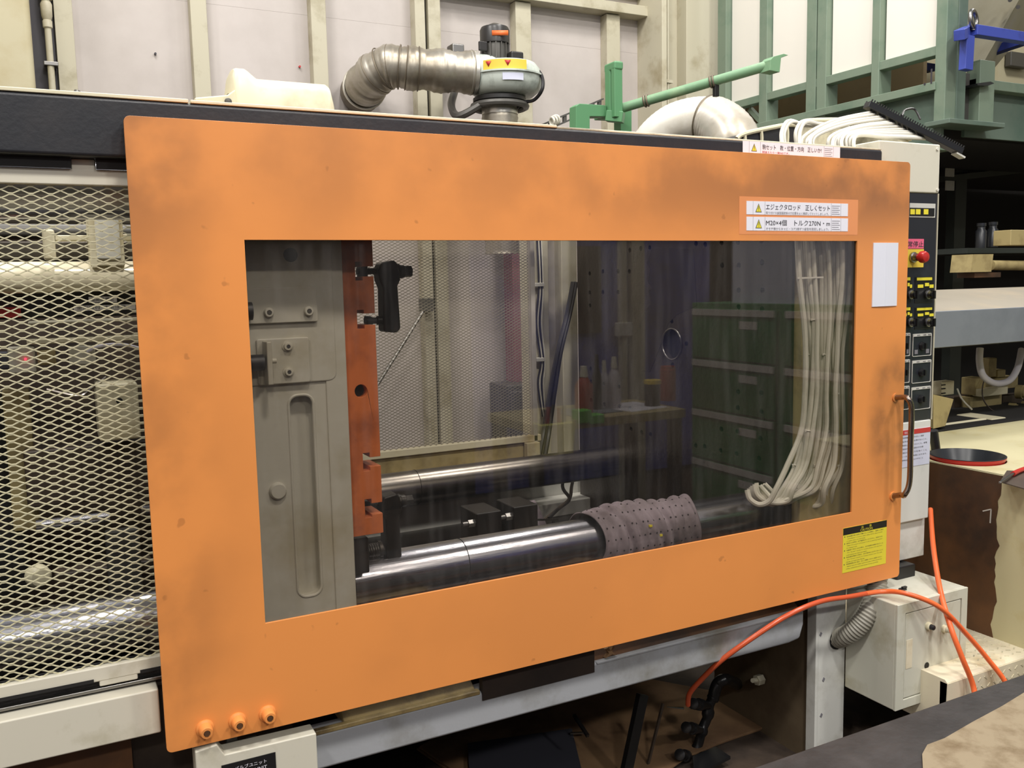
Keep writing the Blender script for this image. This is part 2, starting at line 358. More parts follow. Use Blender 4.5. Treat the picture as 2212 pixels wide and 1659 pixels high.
def pane_material():
    """smoke-brown acrylic sheet: clear, faintly hazed, reflecting the room in front of it"""
    m = bpy.data.materials.new('acrylic'); m.use_nodes = True; nt = m.node_tree; N = nt.nodes; L = nt.links; N.clear()
    out = N.new('ShaderNodeOutputMaterial'); tr = N.new('ShaderNodeBsdfTransparent'); tr.inputs[0].default_value = (0.87, 0.85, 0.825, 1)
    gl = N.new('ShaderNodeBsdfGlossy'); gl.inputs['Roughness'].default_value = 0.012
    df = N.new('ShaderNodeBsdfDiffuse'); df.inputs[0].default_value = (0.75, 0.72, 0.70, 1)
    fr = N.new('ShaderNodeFresnel'); ge = N.new('ShaderNodeNewGeometry'); io = N.new('ShaderNodeMix'); io.data_type = 'FLOAT'
    io.inputs[2].default_value = 1.5; io.inputs[3].default_value = 1/1.5; L.new(ge.outputs['Backfacing'], io.inputs[0]); L.new(io.outputs[0], fr.inputs[0])
    tc = N.new('ShaderNodeTexCoord'); mp = N.new('ShaderNodeMapping'); mp.inputs['Scale'].default_value = (14, 1, 1.2); L.new(tc.outputs['Object'], mp.inputs[0])
    no = N.new('ShaderNodeTexNoise'); no.inputs['Scale'].default_value = 3; no.inputs['Detail'].default_value = 6; L.new(mp.outputs[0], no.inputs['Vector'])
    mr = N.new('ShaderNodeMapRange'); L.new(no.outputs['Fac'], mr.inputs[0]); mr.inputs[1].default_value = 0.45; mr.inputs[2].default_value = 0.8; mr.inputs[3].default_value = 0.006; mr.inputs[4].default_value = 0.028
    m1 = N.new('ShaderNodeMixShader'); L.new(mr.outputs[0], m1.inputs[0]); L.new(tr.outputs[0], m1.inputs[1]); L.new(df.outputs[0], m1.inputs[2])
    m2 = N.new('ShaderNodeMixShader'); L.new(fr.outputs[0], m2.inputs[0]); L.new(m1.outputs[0], m2.inputs[1]); L.new(gl.outputs[0], m2.inputs[2])
    L.new(m2.outputs[0], out.inputs[0]); MATS['acrylic'] = m
pane_material()

# ================================================================== THE ROOM
WY = 3.3
struct(B().box(-4, 9.5, -5, 4.2, -0.06, 0.0).go('floor', 'floor_concrete'))
wall = struct(B().box(-4, 4.6, WY+0.05, WY+0.15, 0, 4.3).go('wall_back', 'wall_board'))
studs = [(-0.022, 0.062), (0.63, 0.714), (1.279, 1.365), (1.905, 1.969), (1.99, 2.069), (2.58, 2.69), (3.26, 3.365)]
edges = [-0.9, -0.02, 0.67, 1.32, 1.978, 2.63, 3.31, 3.6]
for i in range(len(edges)-1):
    B().box(edges[i]+0.003, edges[i+1]-0.003, WY+0.03, WY+0.05, 0.0, 3.120).go('wall_panel', 'wall_board', wall)
    B().box(edges[i]+0.003, edges[i+1]-0.003, WY+0.03, WY+0.05, 3.1208, 4.3).go('wall_panel', 'wall_board', wall)
for i, (a, b_) in enumerate(studs):
    B().box(a, b_, WY-0.05, WY+0.03, 0, 3.33 if i > 4 else 4.3).go('stud', 'stud_paint', wall, bevel=0.003)
B().box(1.969, 1.99, WY-0.01, WY+0.0, 0, 4.3).go('door_gap', 'gap_black', wall)
B().box(2.069, 3.57, WY-0.09, WY+0.03, 3.335, 3.40).go('rail', 'stud_paint', wall, bevel=0.004)
B().box(2.069, 3.57, WY-0.02, WY+0.03, 3.47, 3.52).go('rail', 'stud_paint', wall, bevel=0.004)
for x in (0.45, 1.22, 2.35):
    B().cyl((x, WY+0.035, 2.83), (x, WY+0.015, 2.83), 0.006, n=8).go('rivet', 'red_print' if x == 1.22 else 'ink', wall)
# steel column in the corner, H section
col = struct(B().box(3.56, 3.60, WY-0.25, WY+0.1, 0, 4.3).box(3.60, 3.80, WY-0.10, WY+0.0, 0, 4.3).box(3.80, 4.20, WY-0.2, WY+0.02, 0, 4.3).go('trim_1', 'column_paint', None, bevel=0.004))
pp = B().cyl((3.63, WY-0.22, 0), (3.63, WY-0.22, 4.3), 0.008, n=10); pp.box(3.60, 3.66, WY-0.235, WY-0.2, 2.88, 2.90); pp.go('conduit', 'column_paint', col)
# left: pale column, dark recess, pipe
struct(B().box(-0.60, -0.13, 2.85, 3.3, 0, 4.3).go('trim_2', 'yellow_wall', None, bevel=0.03))
struct(B().box(-0.14, -0.03, WY-0.03, WY+0.03, 0, 4.3).go('trim_3', 'ink', None))
pd = B().cyl((-0.055, WY-0.08, 0), (-0.055, WY-0.08, 3.02), 0.016, n=12)
pd.lathe((-0.055, WY-0.08, 2.88), (0, 0, 1), [(0, .017), (.005, .022), (.035, .022), (.04, .019), (.06, .025), (.115, .027), (.13, .02), (.14, .016)], 14)
pd.cyl((-0.055, WY-0.08, 3.02), (-0.03, WY-0.03, 4.3), 0.03, n=12)
wp = solo(pd, 'wall_pipe', 'stud_paint', 'thin cream pipe with a bulging joint running up the wall at far left', 'pipe')
B().box(-0.085, -0.02, WY-0.10, WY-0.04, 2.70, 2.72).go('clip', 'steel', wp, bevel=0.003)
# far right wall and the dark bay below the mezzanine
struct(B().box(4.6, 9.5, WY+0.05, WY+0.15, 2.4, 6.0).go('wall_back_2', 'yellow_wall'))
struct(B().box(4.6, 9.5, WY+0.05, WY+0.15, 0.0, 2.4).go('wall_back_3', 'dark_void'))  # near-black colour stands in for the shade of the bay
struct(B().box(9.4, 9.5, -5, 3.4, 0.0, 6.0).go('wall_right', 'yellow_wall'))
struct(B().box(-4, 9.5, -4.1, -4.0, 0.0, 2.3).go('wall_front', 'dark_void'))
struct(B().box(-4.1, -4.0, -4, 4.2, 0.0, 4.0).go('wall_left', 'wall_board'))
fb = thing('wall_box', 'grey metal box low on the back wall below the diagonal stay', 'box', (1.1, WY-0.1, 0.3))
B().box(0.95, 1.42, WY-0.22, WY-0.05, 0.3, 0.78).go('body', 'motor_grey', fb, bevel=0.01)
B().box(0.97, 1.40, WY-0.235, WY-0.22, 0.34, 0.75).go('lid', 'motor_grey', fb, bevel=0.006)
fb = thing('wall_box', 'larger grey metal box on the back wall seen low beside the cream column', 'box', (2.3, WY-0.1, 0.3))
B().box(2.33, 2.62, WY-0.3, WY-0.05, 0.3, 0.95).go('body', 'motor_grey', fb, bevel=0.01)
B().box(2.35, 2.60, WY-0.315, WY-0.3, 0.34, 0.91).go('lid', 'motor_grey', fb, bevel=0.006)
solo(B().box(2.46, 2.60, WY-0.16, WY-0.04, 0.9, 2.1), 'wall_strip', 'dusty_pink', 'dusty pink board standing upright against the wall behind the rear mesh', 'board', bevel=0.004)
st = thing('door_stay', 'thin diagonal metal stay bracing the wall stud behind the rear mesh', 'stay', (1.0, WY-0.1, 0.9))
a = atY(925, 655, WY-0.12); c = atY(815, 832, WY-0.12)
B().cyl(a, c, 0.011, n=8).go('rod', 'steel', st)
B().box(a.x-0.04, a.x+0.03, a.y-0.02, a.y+0.06, a.z-0.05, a.z+0.03).go('bracket', 'motor_grey', st, bevel=0.004)

# ------------------------------------------------------------------ blower and ducts by the wall
BY = 2.75
def pt(x, y, Y=BY): return atY(x, y, Y)
bl = thing('exhaust_blower', 'pale green-grey snail-shaped exhaust blower with a black motor, held before the back wall', 'blower', pt(1075, 225))
c = pt(1090, 170); ax = Vector((0, 0, 1))
hs = B(); prof = [(-0.125, .13), (-0.118, .20), (-0.085, .245), (-0.04, .262), (-0.004, .265), (-0.002, .278), (0.008, .278), (0.010, .262), (0.05, .25), (0.085, .22), (0.10, .15), (0.102, .05)]
prof = [(d_*.86, r_*.80) for d_, r_ in prof]; hs.lathe(c, ax, prof, 40); hs.go('housing', 'blower_grey', bl)
ot = B(); e0 = pt(1120, 160); e1 = pt(1022, 158)
ot.rings([e0, e0.lerp(e1, .5), e1], [0.05, 0.098, 0.104], 24); ot.go('outlet', 'blower_grey', bl)
m0 = pt(1070, 137); up = Vector((0, 0, 1))
mo = B().lathe(m0, up, [(-0.02, .068), (0.0, .074), (0.10, .074), (0.115, .070)], 24); mo.go('motor_body', 'motor_grey', bl)
for k in range(16):
    t = 2*PI*k/16; d = Vector((math.cos(t), math.sin(t), 0)); B().bar(m0+d*0.074, m0+d*0.074+up*0.10, 0.006, 0.018, up=d).go('cooling_fin', 'motor_grey', bl)
B().lathe(m0+up*0.10, up, [(0, .080), (0.002, .084), (0.075, .084), (0.092, .076), (0.098, .055), (0.114, .02)], 28).go('fan_cowl', 'motor_black', bl)
g = m0 + up*0.13; d = (EYE-g); d.z = 0; d.normalize(); sx = Vector((-d.y, d.x, 0))
B()._a([g+d*0.087-sx*0.045+sx*0.03+up*0.0, g+d*0.082+sx*0.075, g+d*0.082+sx*0.075+up*0.026, g+d*0.087-sx*0.015+up*0.026], [(0, 1, 2, 3)]).go('badge', 'orange_print', bl, solid=0.002)
B().box(m0.x+0.045, m0.x+0.125, m0.y-0.11, m0.y-0.04, m0.z-0.02, m0.z+0.05).go('terminal_box', 'motor_black', bl, bevel=0.01)
B().box(m0.x-0.12, m0.x-0.07, m0.y-0.05, m0.y-0.03, m0.z+0.05, m0.z+0.10).go('lug', 'motor_black', bl, bevel=0.005)
# yellow warning band on the housing
yb = B(); q = []
for k in range(9):
    t = math.radians(-172+k*12.5); q.append((c.x+0.268*math.cos(t), c.y+0.268*math.sin(t)))
def band(lo, hi, aa, bb, r):
    b = B(); n = 10; vs = []
    for k in range(n+1):
        t = math.radians(aa+(bb-aa)*k/n)
        for z in (lo, hi): vs.append((c.x+r*math.cos(t), c.y+r*math.sin(t), c.z+z))
    b._a(vs, [(2*k, 2*k+2, 2*k+3, 2*k+1) for k in range(n)]); return b
w = band(0.008, 0.060, -150, -82, 0.212).go('warning_band', 'yellow', bl)
for t in (-141, -112):
    tt = math.radians(t); px_ = Vector((c.x+0.214*math.cos(tt), c.y+0.214*math.sin(tt), c.z+0.038)); s = Vector((-math.sin(tt), math.cos(tt), 0))
    B()._a([px_-s*0.017+up*0.014, px_+s*0.017+up*0.014, px_-up*0.016], [(0, 1, 2)]).go('warning_mark', 'red_print', w, solid=0.001)
band(-0.05, -0.012, -120, -88, 0.2125).go('rating_plate', 'paper_blue', bl)
c = pt(1078, 170)
B().lathe(c-up*0.10, -ax, [(0, .13), (0.01, .150), (0.03, .150), (0.045, .12)], 30).go('inlet_flange', 'black_paint', bl)
sb = pt(1085, 240)
# support ring and arm
rg = B(); cc = c - up*0.155
rg.torus(cc, up, 0.150, 0.019, 32, 8); rg.tube([cc+Vector((-0.13, -0.05, 0)), cc+Vector((-0.24, 0.03, -0.06)), pt(975, 228, 2.9), pt(984, 190, 3.05), Vector((2.16, 3.22, 2.85)), Vector((2.16, 3.24, 2.98))], 0.022, 8)
rg.go('support_arm', 'motor_grey', bl)
B().box(2.12, 2.20, 3.20, 3.29, 2.86, 3.02).go('arm_clamp', 'steel', bl, bevel=0.008)
# inlet pipe, going down behind the machine
ip = B(); z0 = c.z-0.2; zz = [z0-0.02*k for k in range(40)]
ip.rings([(c.x, c.y, z) for z in [c.z-0.15, z0]], [0.103, 0.103], 28); ip.go('collar', 'foil', bl)
ip = B().rings([(c.x, c.y, z) for z in zz], [0.100+(0.005 if k % 2 else 0) for k in range(len(zz))], 28)
solo(ip, 'suction_duct', 'duct_alu', 'ribbed grey duct rising straight up into the underside of the blower', 'duct')
# silver flexible duct from the blower into the wall
path = smooth([pt(1028, 158, 2.76), pt(960, 154, 2.8), pt(890, 148, 2.85), pt(840, 145, 2.9), pt(806, 165, 2.98), pt(788, 188, 3.1), pt(779, 200, 3.28)], 14)
fd = thing('flexible_duct', 'dented silver flexible duct bending from the blower into the wall', 'duct', path[-1])
rad = []
for i in range(len(path)): rad.append(0.112 + 0.0035*((i % 3) == 0) + 0.006*math.sin(i*0.5))
B().rings(path[:-12], rad[:-12], 30).go('hose', 'duct_alu', fd)
for k in (0.5, 0.58, 0.66, 0.74, 0.36, 0.44):
    i = int(k*(len(path)-14)); B().torus(path[i], (path[i+1]-path[i-1]), 0.116, 0.0035, 30, 6).go('rib', 'duct_ring', fd)
B().rings(path[:3]+[path[4]], [0.119]*4, 30).go('foil_tape', 'foil', fd)
B().rings(path[-14:], [0.119]*14, 30).go('wall_sleeve', 'duct_ring', fd)
i = len(path)-14; B().torus(path[i], path[i+1]-path[i-1], 0.118, 0.007, 30, 6).go('clamp_ring', 'foil', fd)
cb = B().tube([pt(1112, 128), pt(1140, 135), pt(1168, 160, 2.6), pt(1172, 190, 2.55), pt(1155, 215, 2.6), pt(1130, 222, 2.65), pt(1110, 238, 2.7)], 0.010, 8)
solo(cb, 'power_cable', 'hose_black', 'black cable looping from the blower motor round the right of its housing', 'cable')
lad = thing('cable_tray', 'slotted dark angle strip rising behind the green bracket', 'tray', pt(1180, 270, 2.2))
p0, p1 = atY(1165, 272, 2.2), atY(1302, 214, 2.2)
B().bar(p0, p1, 0.02, 0.008).bar(p0-Vector((0, 0, 0.035)), p1-Vector((0, 0, 0.035)), 0.02, 0.008).go('flange', 'motor_grey', lad)
for k in range(9): q = p0.lerp(p1, (k+.5)/9); B().bar(q, q-Vector((0, 0, 0.035)), 0.02, 0.012).go('web', 'motor_grey', lad)
cl = B()
for k in range(3): cl.torus(atY(1193+4*k, 263-2*k, 2.15), (1, 0.3*k, 0.2), 0.022, 0.006, 14, 6)
solo(cl, 'rope_coil', 'hose_dim', 'small coil of pale rope tied to the slotted strip', 'rope')

# green bracket on the far top rail, with the long green pipe
GY = 1.75
def G(x, y, Y=GY): return atY(x, y, Y)
gb = thing('green_bracket', 'green painted steel bracket with a tall open fork standing behind the black rail', 'bracket', G(1290, 290))
b = B().prism([(p.x, p.z) for p in (G(1237, 300), G(1237, 231), G(1245, 226), G(1303, 230), G(1303, 254), G(1267, 254), G(1267, 300))], 'Y', GY-0.03, GY+0.03); b.go('left_leg', 'green_bracket', gb, bevel=0.003)
b = B().prism([(p.x, p.z) for p in (G(1303, 232), G(1370, 236), G(1370, 300), G(1346, 300), G(1346, 256), G(1303, 254))], 'Y', GY+0.02, GY+0.08); b.go('right_leg', 'green_bracket', gb, bevel=0.003)
a = G(1315, 254); t_ = G(1312, 150); b = B().bar((a.x, GY-0.03, a.z), (a.x, GY-0.03, t_.z), 0.055, 0.05, up=(0, 1, 0)); b.go('post', 'green_bracket', gb, bevel=0.01)
a2 = G(1333, 254, GY-0.08); t2 = G(1332, 138, GY-0.08); B().bar(a2, t2, 0.045, 0.03, up=(0, 1, 0)).go('post', 'green_bracket', gb, bevel=0.004)
B().bar((a.x, GY-0.0, t_.z), Vector((t2.x, GY-0.10, t2.z-0.01)), 0.05, 0.04).go('bridge', 'green_bracket', gb, bevel=0.01)
B().bar((a.x-0.03, GY-0.03, a.z), (a2.x+0.03, GY-0.09, a2.z), 0.05, 0.05).go('foot', 'green_bracket', gb, bevel=0.004)
gp = thing('green_pipe', 'long pale green pipe slanting up from the bracket to a hooked end plate', 'pipe', G(1340, 240))
p0 = atY(1335, 236, 1.7); p1 = atY(1664, 140, 1.15)
B().cyl(p0, p1, 0.022, n=18).go('tube', 'green_pipe', gp)
for f_ in (0.20, 0.64):
    q = p0.lerp(p1, f_); B().torus(q-(p1-p0)*0.012, p1-p0, 0.024, 0.005, 20, 6).torus(q+(p1-p0)*0.006, p1-p0, 0.024, 0.005, 20, 6).go('pipe_clip', 'duct_ring', gp)
q = p0.lerp(p1, .66); B().box(q.x-.012, q.x+.012, q.y-.01, q.y+.01, q.z-.07, q.z-.01).go('hanger', 'black_paint', gp, bevel=.003)
hk = [atY(x, y, p1.y-.02) for x, y in ((1659, 153), (1661, 130), (1668, 123), (1690, 117), (1700, 120), (1684, 126), (1681, 157))]; B().prism([(p.x, p.z) for p in hk], 'Y', p1.y-.03, p1.y+.03).go('end_hook', 'green_pipe', gp, bevel=0.002)
# white arched duct
path = smooth([atY(1396, 370, 1.95), atY(1412, 315, 1.9), atY(1462, 272, 1.8), atY(1530, 262, 1.65), atY(1580, 296, 1.5), atY(1600, 370, 1.4)], 16)
wd = thing('arched_duct', 'pale aluminium flexible duct arching up under the green pipe', 'duct', path[0])
n = len(path); rad = [0.114 + (0.003*(i % 2) if i > int(n*.58) else 0.0012*(i % 2)) for i in range(n)]; mid = int(n*0.60)
B().rings(path[:mid], rad[:mid], 36).go('smooth_half', 'duct_white', wd)
B().rings(path[mid:], [r*1.07 for r in rad[mid:]], 36).go('ribbed_half', 'duct_pale', wd)
B().torus(path[mid], path[mid+1]-path[mid-1], 0.121, 0.007, 36, 6).go('clamp_ring', 'duct_ring', wd)
B().torus(path[14], path[15]-path[13], 0.114, 0.009, 36, 6).go('clamp_ring', 'duct_white', wd)

# ------------------------------------------------------------------ mezzanine
MX = 4.0
def M4(x, y): return atX(x, y, MX)
mz = thing('mezzanine', 'green steel mezzanine with white infill panels above the dark bay', 'platform', (MX, 2.2, 2.0))
def post(xa, xb, z0, z1, dark=False, d=0.08):
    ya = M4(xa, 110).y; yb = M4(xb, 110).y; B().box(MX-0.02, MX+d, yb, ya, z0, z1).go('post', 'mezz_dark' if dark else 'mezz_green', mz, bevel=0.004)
zr = [M4(1774, 176).z, M4(1774, 187).z]; zb0 = M4(1784, 234).z; zb1 = M4(1784, 250).z
zp = M4(1774, 169).z; zq = M4(1774, 187).z
for xa, xb in ((1555, 1573), (1645, 1662), (1747, 1768), (1770, 1790), (1888, 1905)): post(xa, xb, zb0-0.05, 4.6)
post(2026, 2050, 2.36, 4.6); 
for xa, xb in ((1575, 1644), (1663, 1746), (1791, 1887), (1906, 2025)):
    B().box(MX+0.02, MX+0.035, M4(xb, 110).y+0.006, M4(xa, 110).y-0.006, zp, 4.6).go('infill_panel', 'board_white', mz)
y0, y1 = M4(2030, 110).y, M4(1555, 110).y
B().box(MX-0.015, MX+0.05, y0, y1, zq, zp).go('rail', 'mezz_green', mz, bevel=0.004)
B().box(MX-0.03, MX+0.12, y0, y1, zb1, zb0).go('beam_flange', 'mezz_green', mz, bevel=0.003)
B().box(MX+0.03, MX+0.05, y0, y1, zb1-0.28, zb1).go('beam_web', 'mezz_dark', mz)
B().box(MX-0.03, MX+0.12, y0, y1, zb1-0.30, zb1-0.28).go('beam_flange', 'mezz_green', mz, bevel=0.003)
for y in (1.7, 2.35): B().box(MX-0.02, MX+0.03, y, y+0.012, zb1-0.28, zb1).go('stiffener', 'mezz_green', mz)
# front side
FY = y0
B().box(MX+0.24, 9.2, FY-0.04, FY+0.10, zb0-0.02, zb0+0.03).go('beam_flange', 'mezz_green', mz, bevel=0.003)
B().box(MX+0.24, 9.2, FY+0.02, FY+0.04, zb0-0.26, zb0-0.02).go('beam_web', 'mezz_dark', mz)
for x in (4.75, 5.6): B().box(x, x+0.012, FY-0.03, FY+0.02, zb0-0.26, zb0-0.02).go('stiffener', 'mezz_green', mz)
B().box(MX+0.05, 9.2, FY+0.1, WY, zb0-0.26, zb0-0.2).go('deck', 'dark_void', mz)  # unseen deck, added to keep ceiling light out of the bay
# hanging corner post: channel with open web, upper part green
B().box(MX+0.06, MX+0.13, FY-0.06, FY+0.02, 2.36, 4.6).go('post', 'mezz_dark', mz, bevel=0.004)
B().box(MX+0.24, MX+0.36, FY-0.06, FY+0.02, 2.36, 2.68).go('post', 'mezz_green', mz, bevel=0.004)
B().box(MX+0.12, MX+0.25, FY+0.0, FY+0.02, 2.36, 2.62).go('web_plate', 'motor_grey', mz)
B().box(MX-0.04, MX+0.40, FY-0.10, FY+0.05, 2.335, 2.36).go('foot_plate', 'mezz_dark', mz, bevel=0.004)
lp = atX(1995, 185, MX-0.031); text('.1', 'lettering', 'ink', mz, lp, (0, -1, 0), (0, 0, 1), 0.075)
# braces and boards seen in the gap
for (xa, ya, xb, yb) in ((1608, 235, 1640, 270),): B().bar(M4(xa, ya)+Vector((.05, 0, 0)), M4(xb, yb)+Vector((.05, 0, 0)), 0.03, 0.03).go('brace', 'mezz_green', mz)
B().box(MX+0.45, MX+0.48, 1.75, WY-0.05, 2.5, 2.95).go('backing_board', 'brown_board', mz)
for y in (2.95, 2.42): B().box(MX+0.38, MX+0.45, y, y+0.06, 2.5, 2.95).go('batten', 'stud_paint', mz, bevel=0.003)
# blue frame with lifting eye, and the hopper
HX = 4.9; hy = 1.15
def H(x, y, Y=hy): return atY(x, y, Y)
bf = thing('lifting_gantry', 'blue steel lifting frame with a ring bolt at its corner beside the hopper', 'frame', H(2090, 160))
B().bar(H(2090, 78), H(2086, 152), 0.06, 0.04, up=(0, 1, 0)).go('upright', 'blue_steel', bf, bevel=0.003)
B().bar(H(2102, 66), H(2270, 92), 0.05, 0.05).go('crossbar', 'blue_steel', bf, bevel=0.003)
B().bar(H(2072, 76, 1.1), H(2102, 62, 1.3), 0.05, 0.05).go('crossbar', 'blue_steel', bf, bevel=0.003)
B().bar(H(2140, 112, 1.9), H(2240, 78, 1.6), 0.06, 0.05).go('crossbar', 'blue_steel', bf, bevel=0.003)
B().bar(H(1930, 137, 2.3), H(2012, 148, 2.3), 0.06, 0.05).go('crossbar', 'blue_steel', bf, bevel=0.003)
B().bar(H(1893, 150, 2.4), H(1890, 205, 2.4), 0.08, 0.05, up=(0, 1, 0)).go('upright', 'blue_steel', bf, bevel=0.003)
rb = B().torus(H(2103, 42), (0.3, -1, 0.1), 0.042, 0.011, 30, 10); rb.cyl(H(2103, 55), H(2102, 66), 0.014, n=10); rb.go('ring_bolt', 'steel', bf)
hp = thing('hopper', 'large beige sheet-metal hopper narrowing downwards behind the blue frame', 'hopper', H(2080, 220, 1.7))
top = [H(1985, -60, 1.9), H(2235, -60, 1.5), H(2320, -60, 2.6), H(2050, -60, 2.9)]
bot = [H(2050, 205, 1.9), H(2085, 205, 1.75), H(2100, 205, 2.1), H(2060, 205, 2.2)]
B().hexa(bot, top).go('cone', 'hopper_grey', hp)
for (x, y) in ((2182, 0), (2199, 15)): B().cyl(H(x, y, 1.55), H(x, y, 1.5), 0.012, n=8).go('bolt', 'steel', hp)
tr_ = solo(B().prism([(p.x, p.z) for p in (H(2110, 180, 1.2), H(2140, 176, 1.2), H(2148, 180, 1.2), H(2135, 185, 1.2), H(2112, 184, 1.2))], 'Y', 1.2, 1.3), 'loose_offcut', 'pan_dark', 'small dark offcut of metal lying on the green beam right of the corner post', 'scrap')
solo(B().box(H(2204, 105, 3.2).x, H(2204, 105, 3.2).x+0.25, 3.28, 3.34, H(2204, 138, 3.2).z, H(2204, 105, 3.2).z), 'wall_socket_box', 'motor_grey', 'small grey box on the yellow wall at the upper right edge', 'box', bevel=.01)

# ================================================================== THE MACHINE
DZ = 0.62
def D(x, y, Y=0.0): return atY(x, y, Y)
# ---- sliding door
door = thing('sliding_guard_door', 'large orange sliding safety door with a clear window and steel pull handle', 'door', (0, 0, DZ))
DW, DH = 2.209, 1.30
plate('door_panel', 'door_orange', door, [rrect(0, DW, DZ, DZ+DH, 0.012), [(0.2155, DZ+0.240), (1.9897, DZ+0.240), (1.9897, DZ+1.0626), (0.2155, DZ+1.0626)]], 'Y', 0.0, 0.006, bevel=0.0015)
for (a, b_, c_, d_) in ((0.003, 0.02, DZ+.003, DZ+DH-.003), (DW-.02, DW-.003, DZ+.003, DZ+DH-.003)):
    B().box(a, b_, 0.005, 0.045, c_, d_).go('edge_return', 'door_orange', door)
B().box(0.003, DW-.003, 0.005, 0.045, DZ+DH-.02, DZ+DH-.003).go('edge_return', 'door_orange', door)
plate('inner_reflector', 'reflector_grey', door, [[(.03, DZ+.03), (DW-.03, DZ+.03), (DW-.03, DZ+DH-.03), (.03, DZ+DH-.03)], [(0.20, DZ+0.225), (2.005, DZ+0.225), (2.005, DZ+1.078), (0.20, DZ+1.078)]], 'Y', 0.0065, 0.010)  # unseen sheet added so the front tie bar mirrors pale grey
B().box(0.20, 2.005, 0.0065, 0.0115, DZ+0.225, DZ+1.078).go('window_pane', 'acrylic', door)
hd = B(); pts = [D(1934, 859, 0.0), D(1936, 860, -0.03), D(1958, 862, -0.058), D(1966, 885, -0.062), D(1967, 960, -0.062), D(1964, 1040, -0.062), D(1957, 1068, -0.055), D(1935, 1071, -0.03), D(1932, 1071, 0.0)]
for p in pts[2:7]: p.x = pts[4].x - (0.012 if p in (pts[2], pts[6]) else 0)
pts[1].x = pts[0].x; pts[7].x = pts[8].x = pts[0].x
hd.tube(pts, 0.0085, 14, 6); h = hd.go('handle', 'handle_steel', door)
for p in (pts[0], pts[8]): B().cyl(p, p-Vector((0, 0.004, 0)), 0.014, n=16).go('foot', 'door_orange', h)
for (x, y) in ((443, 1573), (513, 1557), (578, 1541)):
    p = D(x, y); t = B().lathe(p+Vector((0, 0.001, 0)), (0, -1, 0), [(0, .019), (0.004, .0185), (0.006, .0145), (0.024, .0135), (0.028, .0115), (0.0282, .0068), (0.020, .0066), (0.0198, .001)], 20).go('socket_bolt', 'door_orange', door)
    B().cyl(p-Vector((0, 0.0285, 0)), p-Vector((0, 0.0240, 0)), 0.0064, n=6).go('hex_socket', 'rust_brown', t)
def sticker(name, m, parent, x0, x1, z0, z1, y, th=0.0008, **k): return B().box(x0, x1, y-th, y, z0, z1).go(name, m, parent, **k)
XU, ZU = (1, 0, 0), (0, 0, 1)
# clear tape and two torque strips
a, b_ = D(1597, 424), D(1852, 507)
sticker('clear_tape', 'tape_clear', door, a.x, b_.x, D(1597, 506).z, D(1597, 424).z, 0.0, 0.0004)
def warn(parent, x, z, h, y):
    tri = B()._a([(x, y, z), (x+h*0.95, y, z), (x+h*0.475, y, z+h)], [(0, 1, 2)]).go('warning_triangle', 'ink', parent)
    q = h*0.09; B()._a([(x+q*1.2, y-.0003, z+q*.7), (x+h*0.95-q*1.2, y-.0003, z+q*.7), (x+h*0.475, y-.0003, z+h-q*1.6)], [(0, 1, 2)]).go('warning_triangle', 'yellow_label', parent)
    B().box(x+h*.44, x+h*.51, y-.0006, y-.0004, z+h*.32, z+h*.72).box(x+h*.44, x+h*.51, y-.0006, y-.0004, z+h*.16, z+h*.24).go('exclamation_mark', 'ink', parent)
def strip(p, y, xa, xb, za, zb, main, sub, x_txt0, x_txt1, x_sub1, submat='ink_grey', skew=0.0):
    st_ = B()._a([(xa, y, za), (xb, y, za-skew*0.4), (xb, y, zb-skew), (xa, y, zb), (xa, y-.0008, za), (xb, y-.0008, za-skew*0.4), (xb, y-.0008, zb-skew), (xa, y-.0008, zb)],
                 [(0, 1, 2, 3), (4, 7, 6, 5), (0, 4, 5, 1), (1, 5, 6, 2), (2, 6, 7, 3), (3, 7, 4, 0)]).go('warning_strip', 'paper', p)
    hh = zb-za; yy = y-.0011; w_ = xb-xa
    warn(st_, xa+w_*0.082, za+hh*0.17, hh*0.66, yy)
    for u_ in (.060, .17, .825, .925): B().box(xa+w_*u_, xa+w_*(u_+.0015), yy, y-.0009, za, zb-skew).go('ruled_line', 'ink_grey', st_)
    text(main, 'lettering', 'ink', st_, (xa+w_*x_txt0, yy, za+hh*0.37), XU, ZU, hh*0.44, w_*(x_txt1-x_txt0))
    text(sub, 'lettering', submat, st_, (xa+w_*x_txt0, yy, za+hh*0.05), XU, ZU, hh*0.2, w_*(x_sub1-x_txt0))
    for k in range(5): B().box(xa+w_*.832, xa+w_*(.915-.012*(k % 2)), yy, y-.0009, za+hh*(.12+.16*k), za+hh*(.16+.16*k)).go('small_print', 'ink_grey', st_)
    return st_
a, b_ = D(1612, 434), D(1830, 470)
strip(door, -0.0004, D(1612, 450).x, D(1831, 455).x, D(1612, 463).z, D(1612, 434).z, 'エジェクタロッド　正しくセット', '取り付ける金型固定板の穴位置をよく確認してセットしましょう。', 0.18, 0.81, 0.80)
strip(door, -0.0004, D(1612, 484).x, D(1831, 486).x, D(1612, 498).z, D(1612, 468).z, 'M20×4個　トルク270N・m', 'オモテ側からキャビ・コア2個ずつ金型を固定しましょう。', 0.18, 0.81, 0.80)
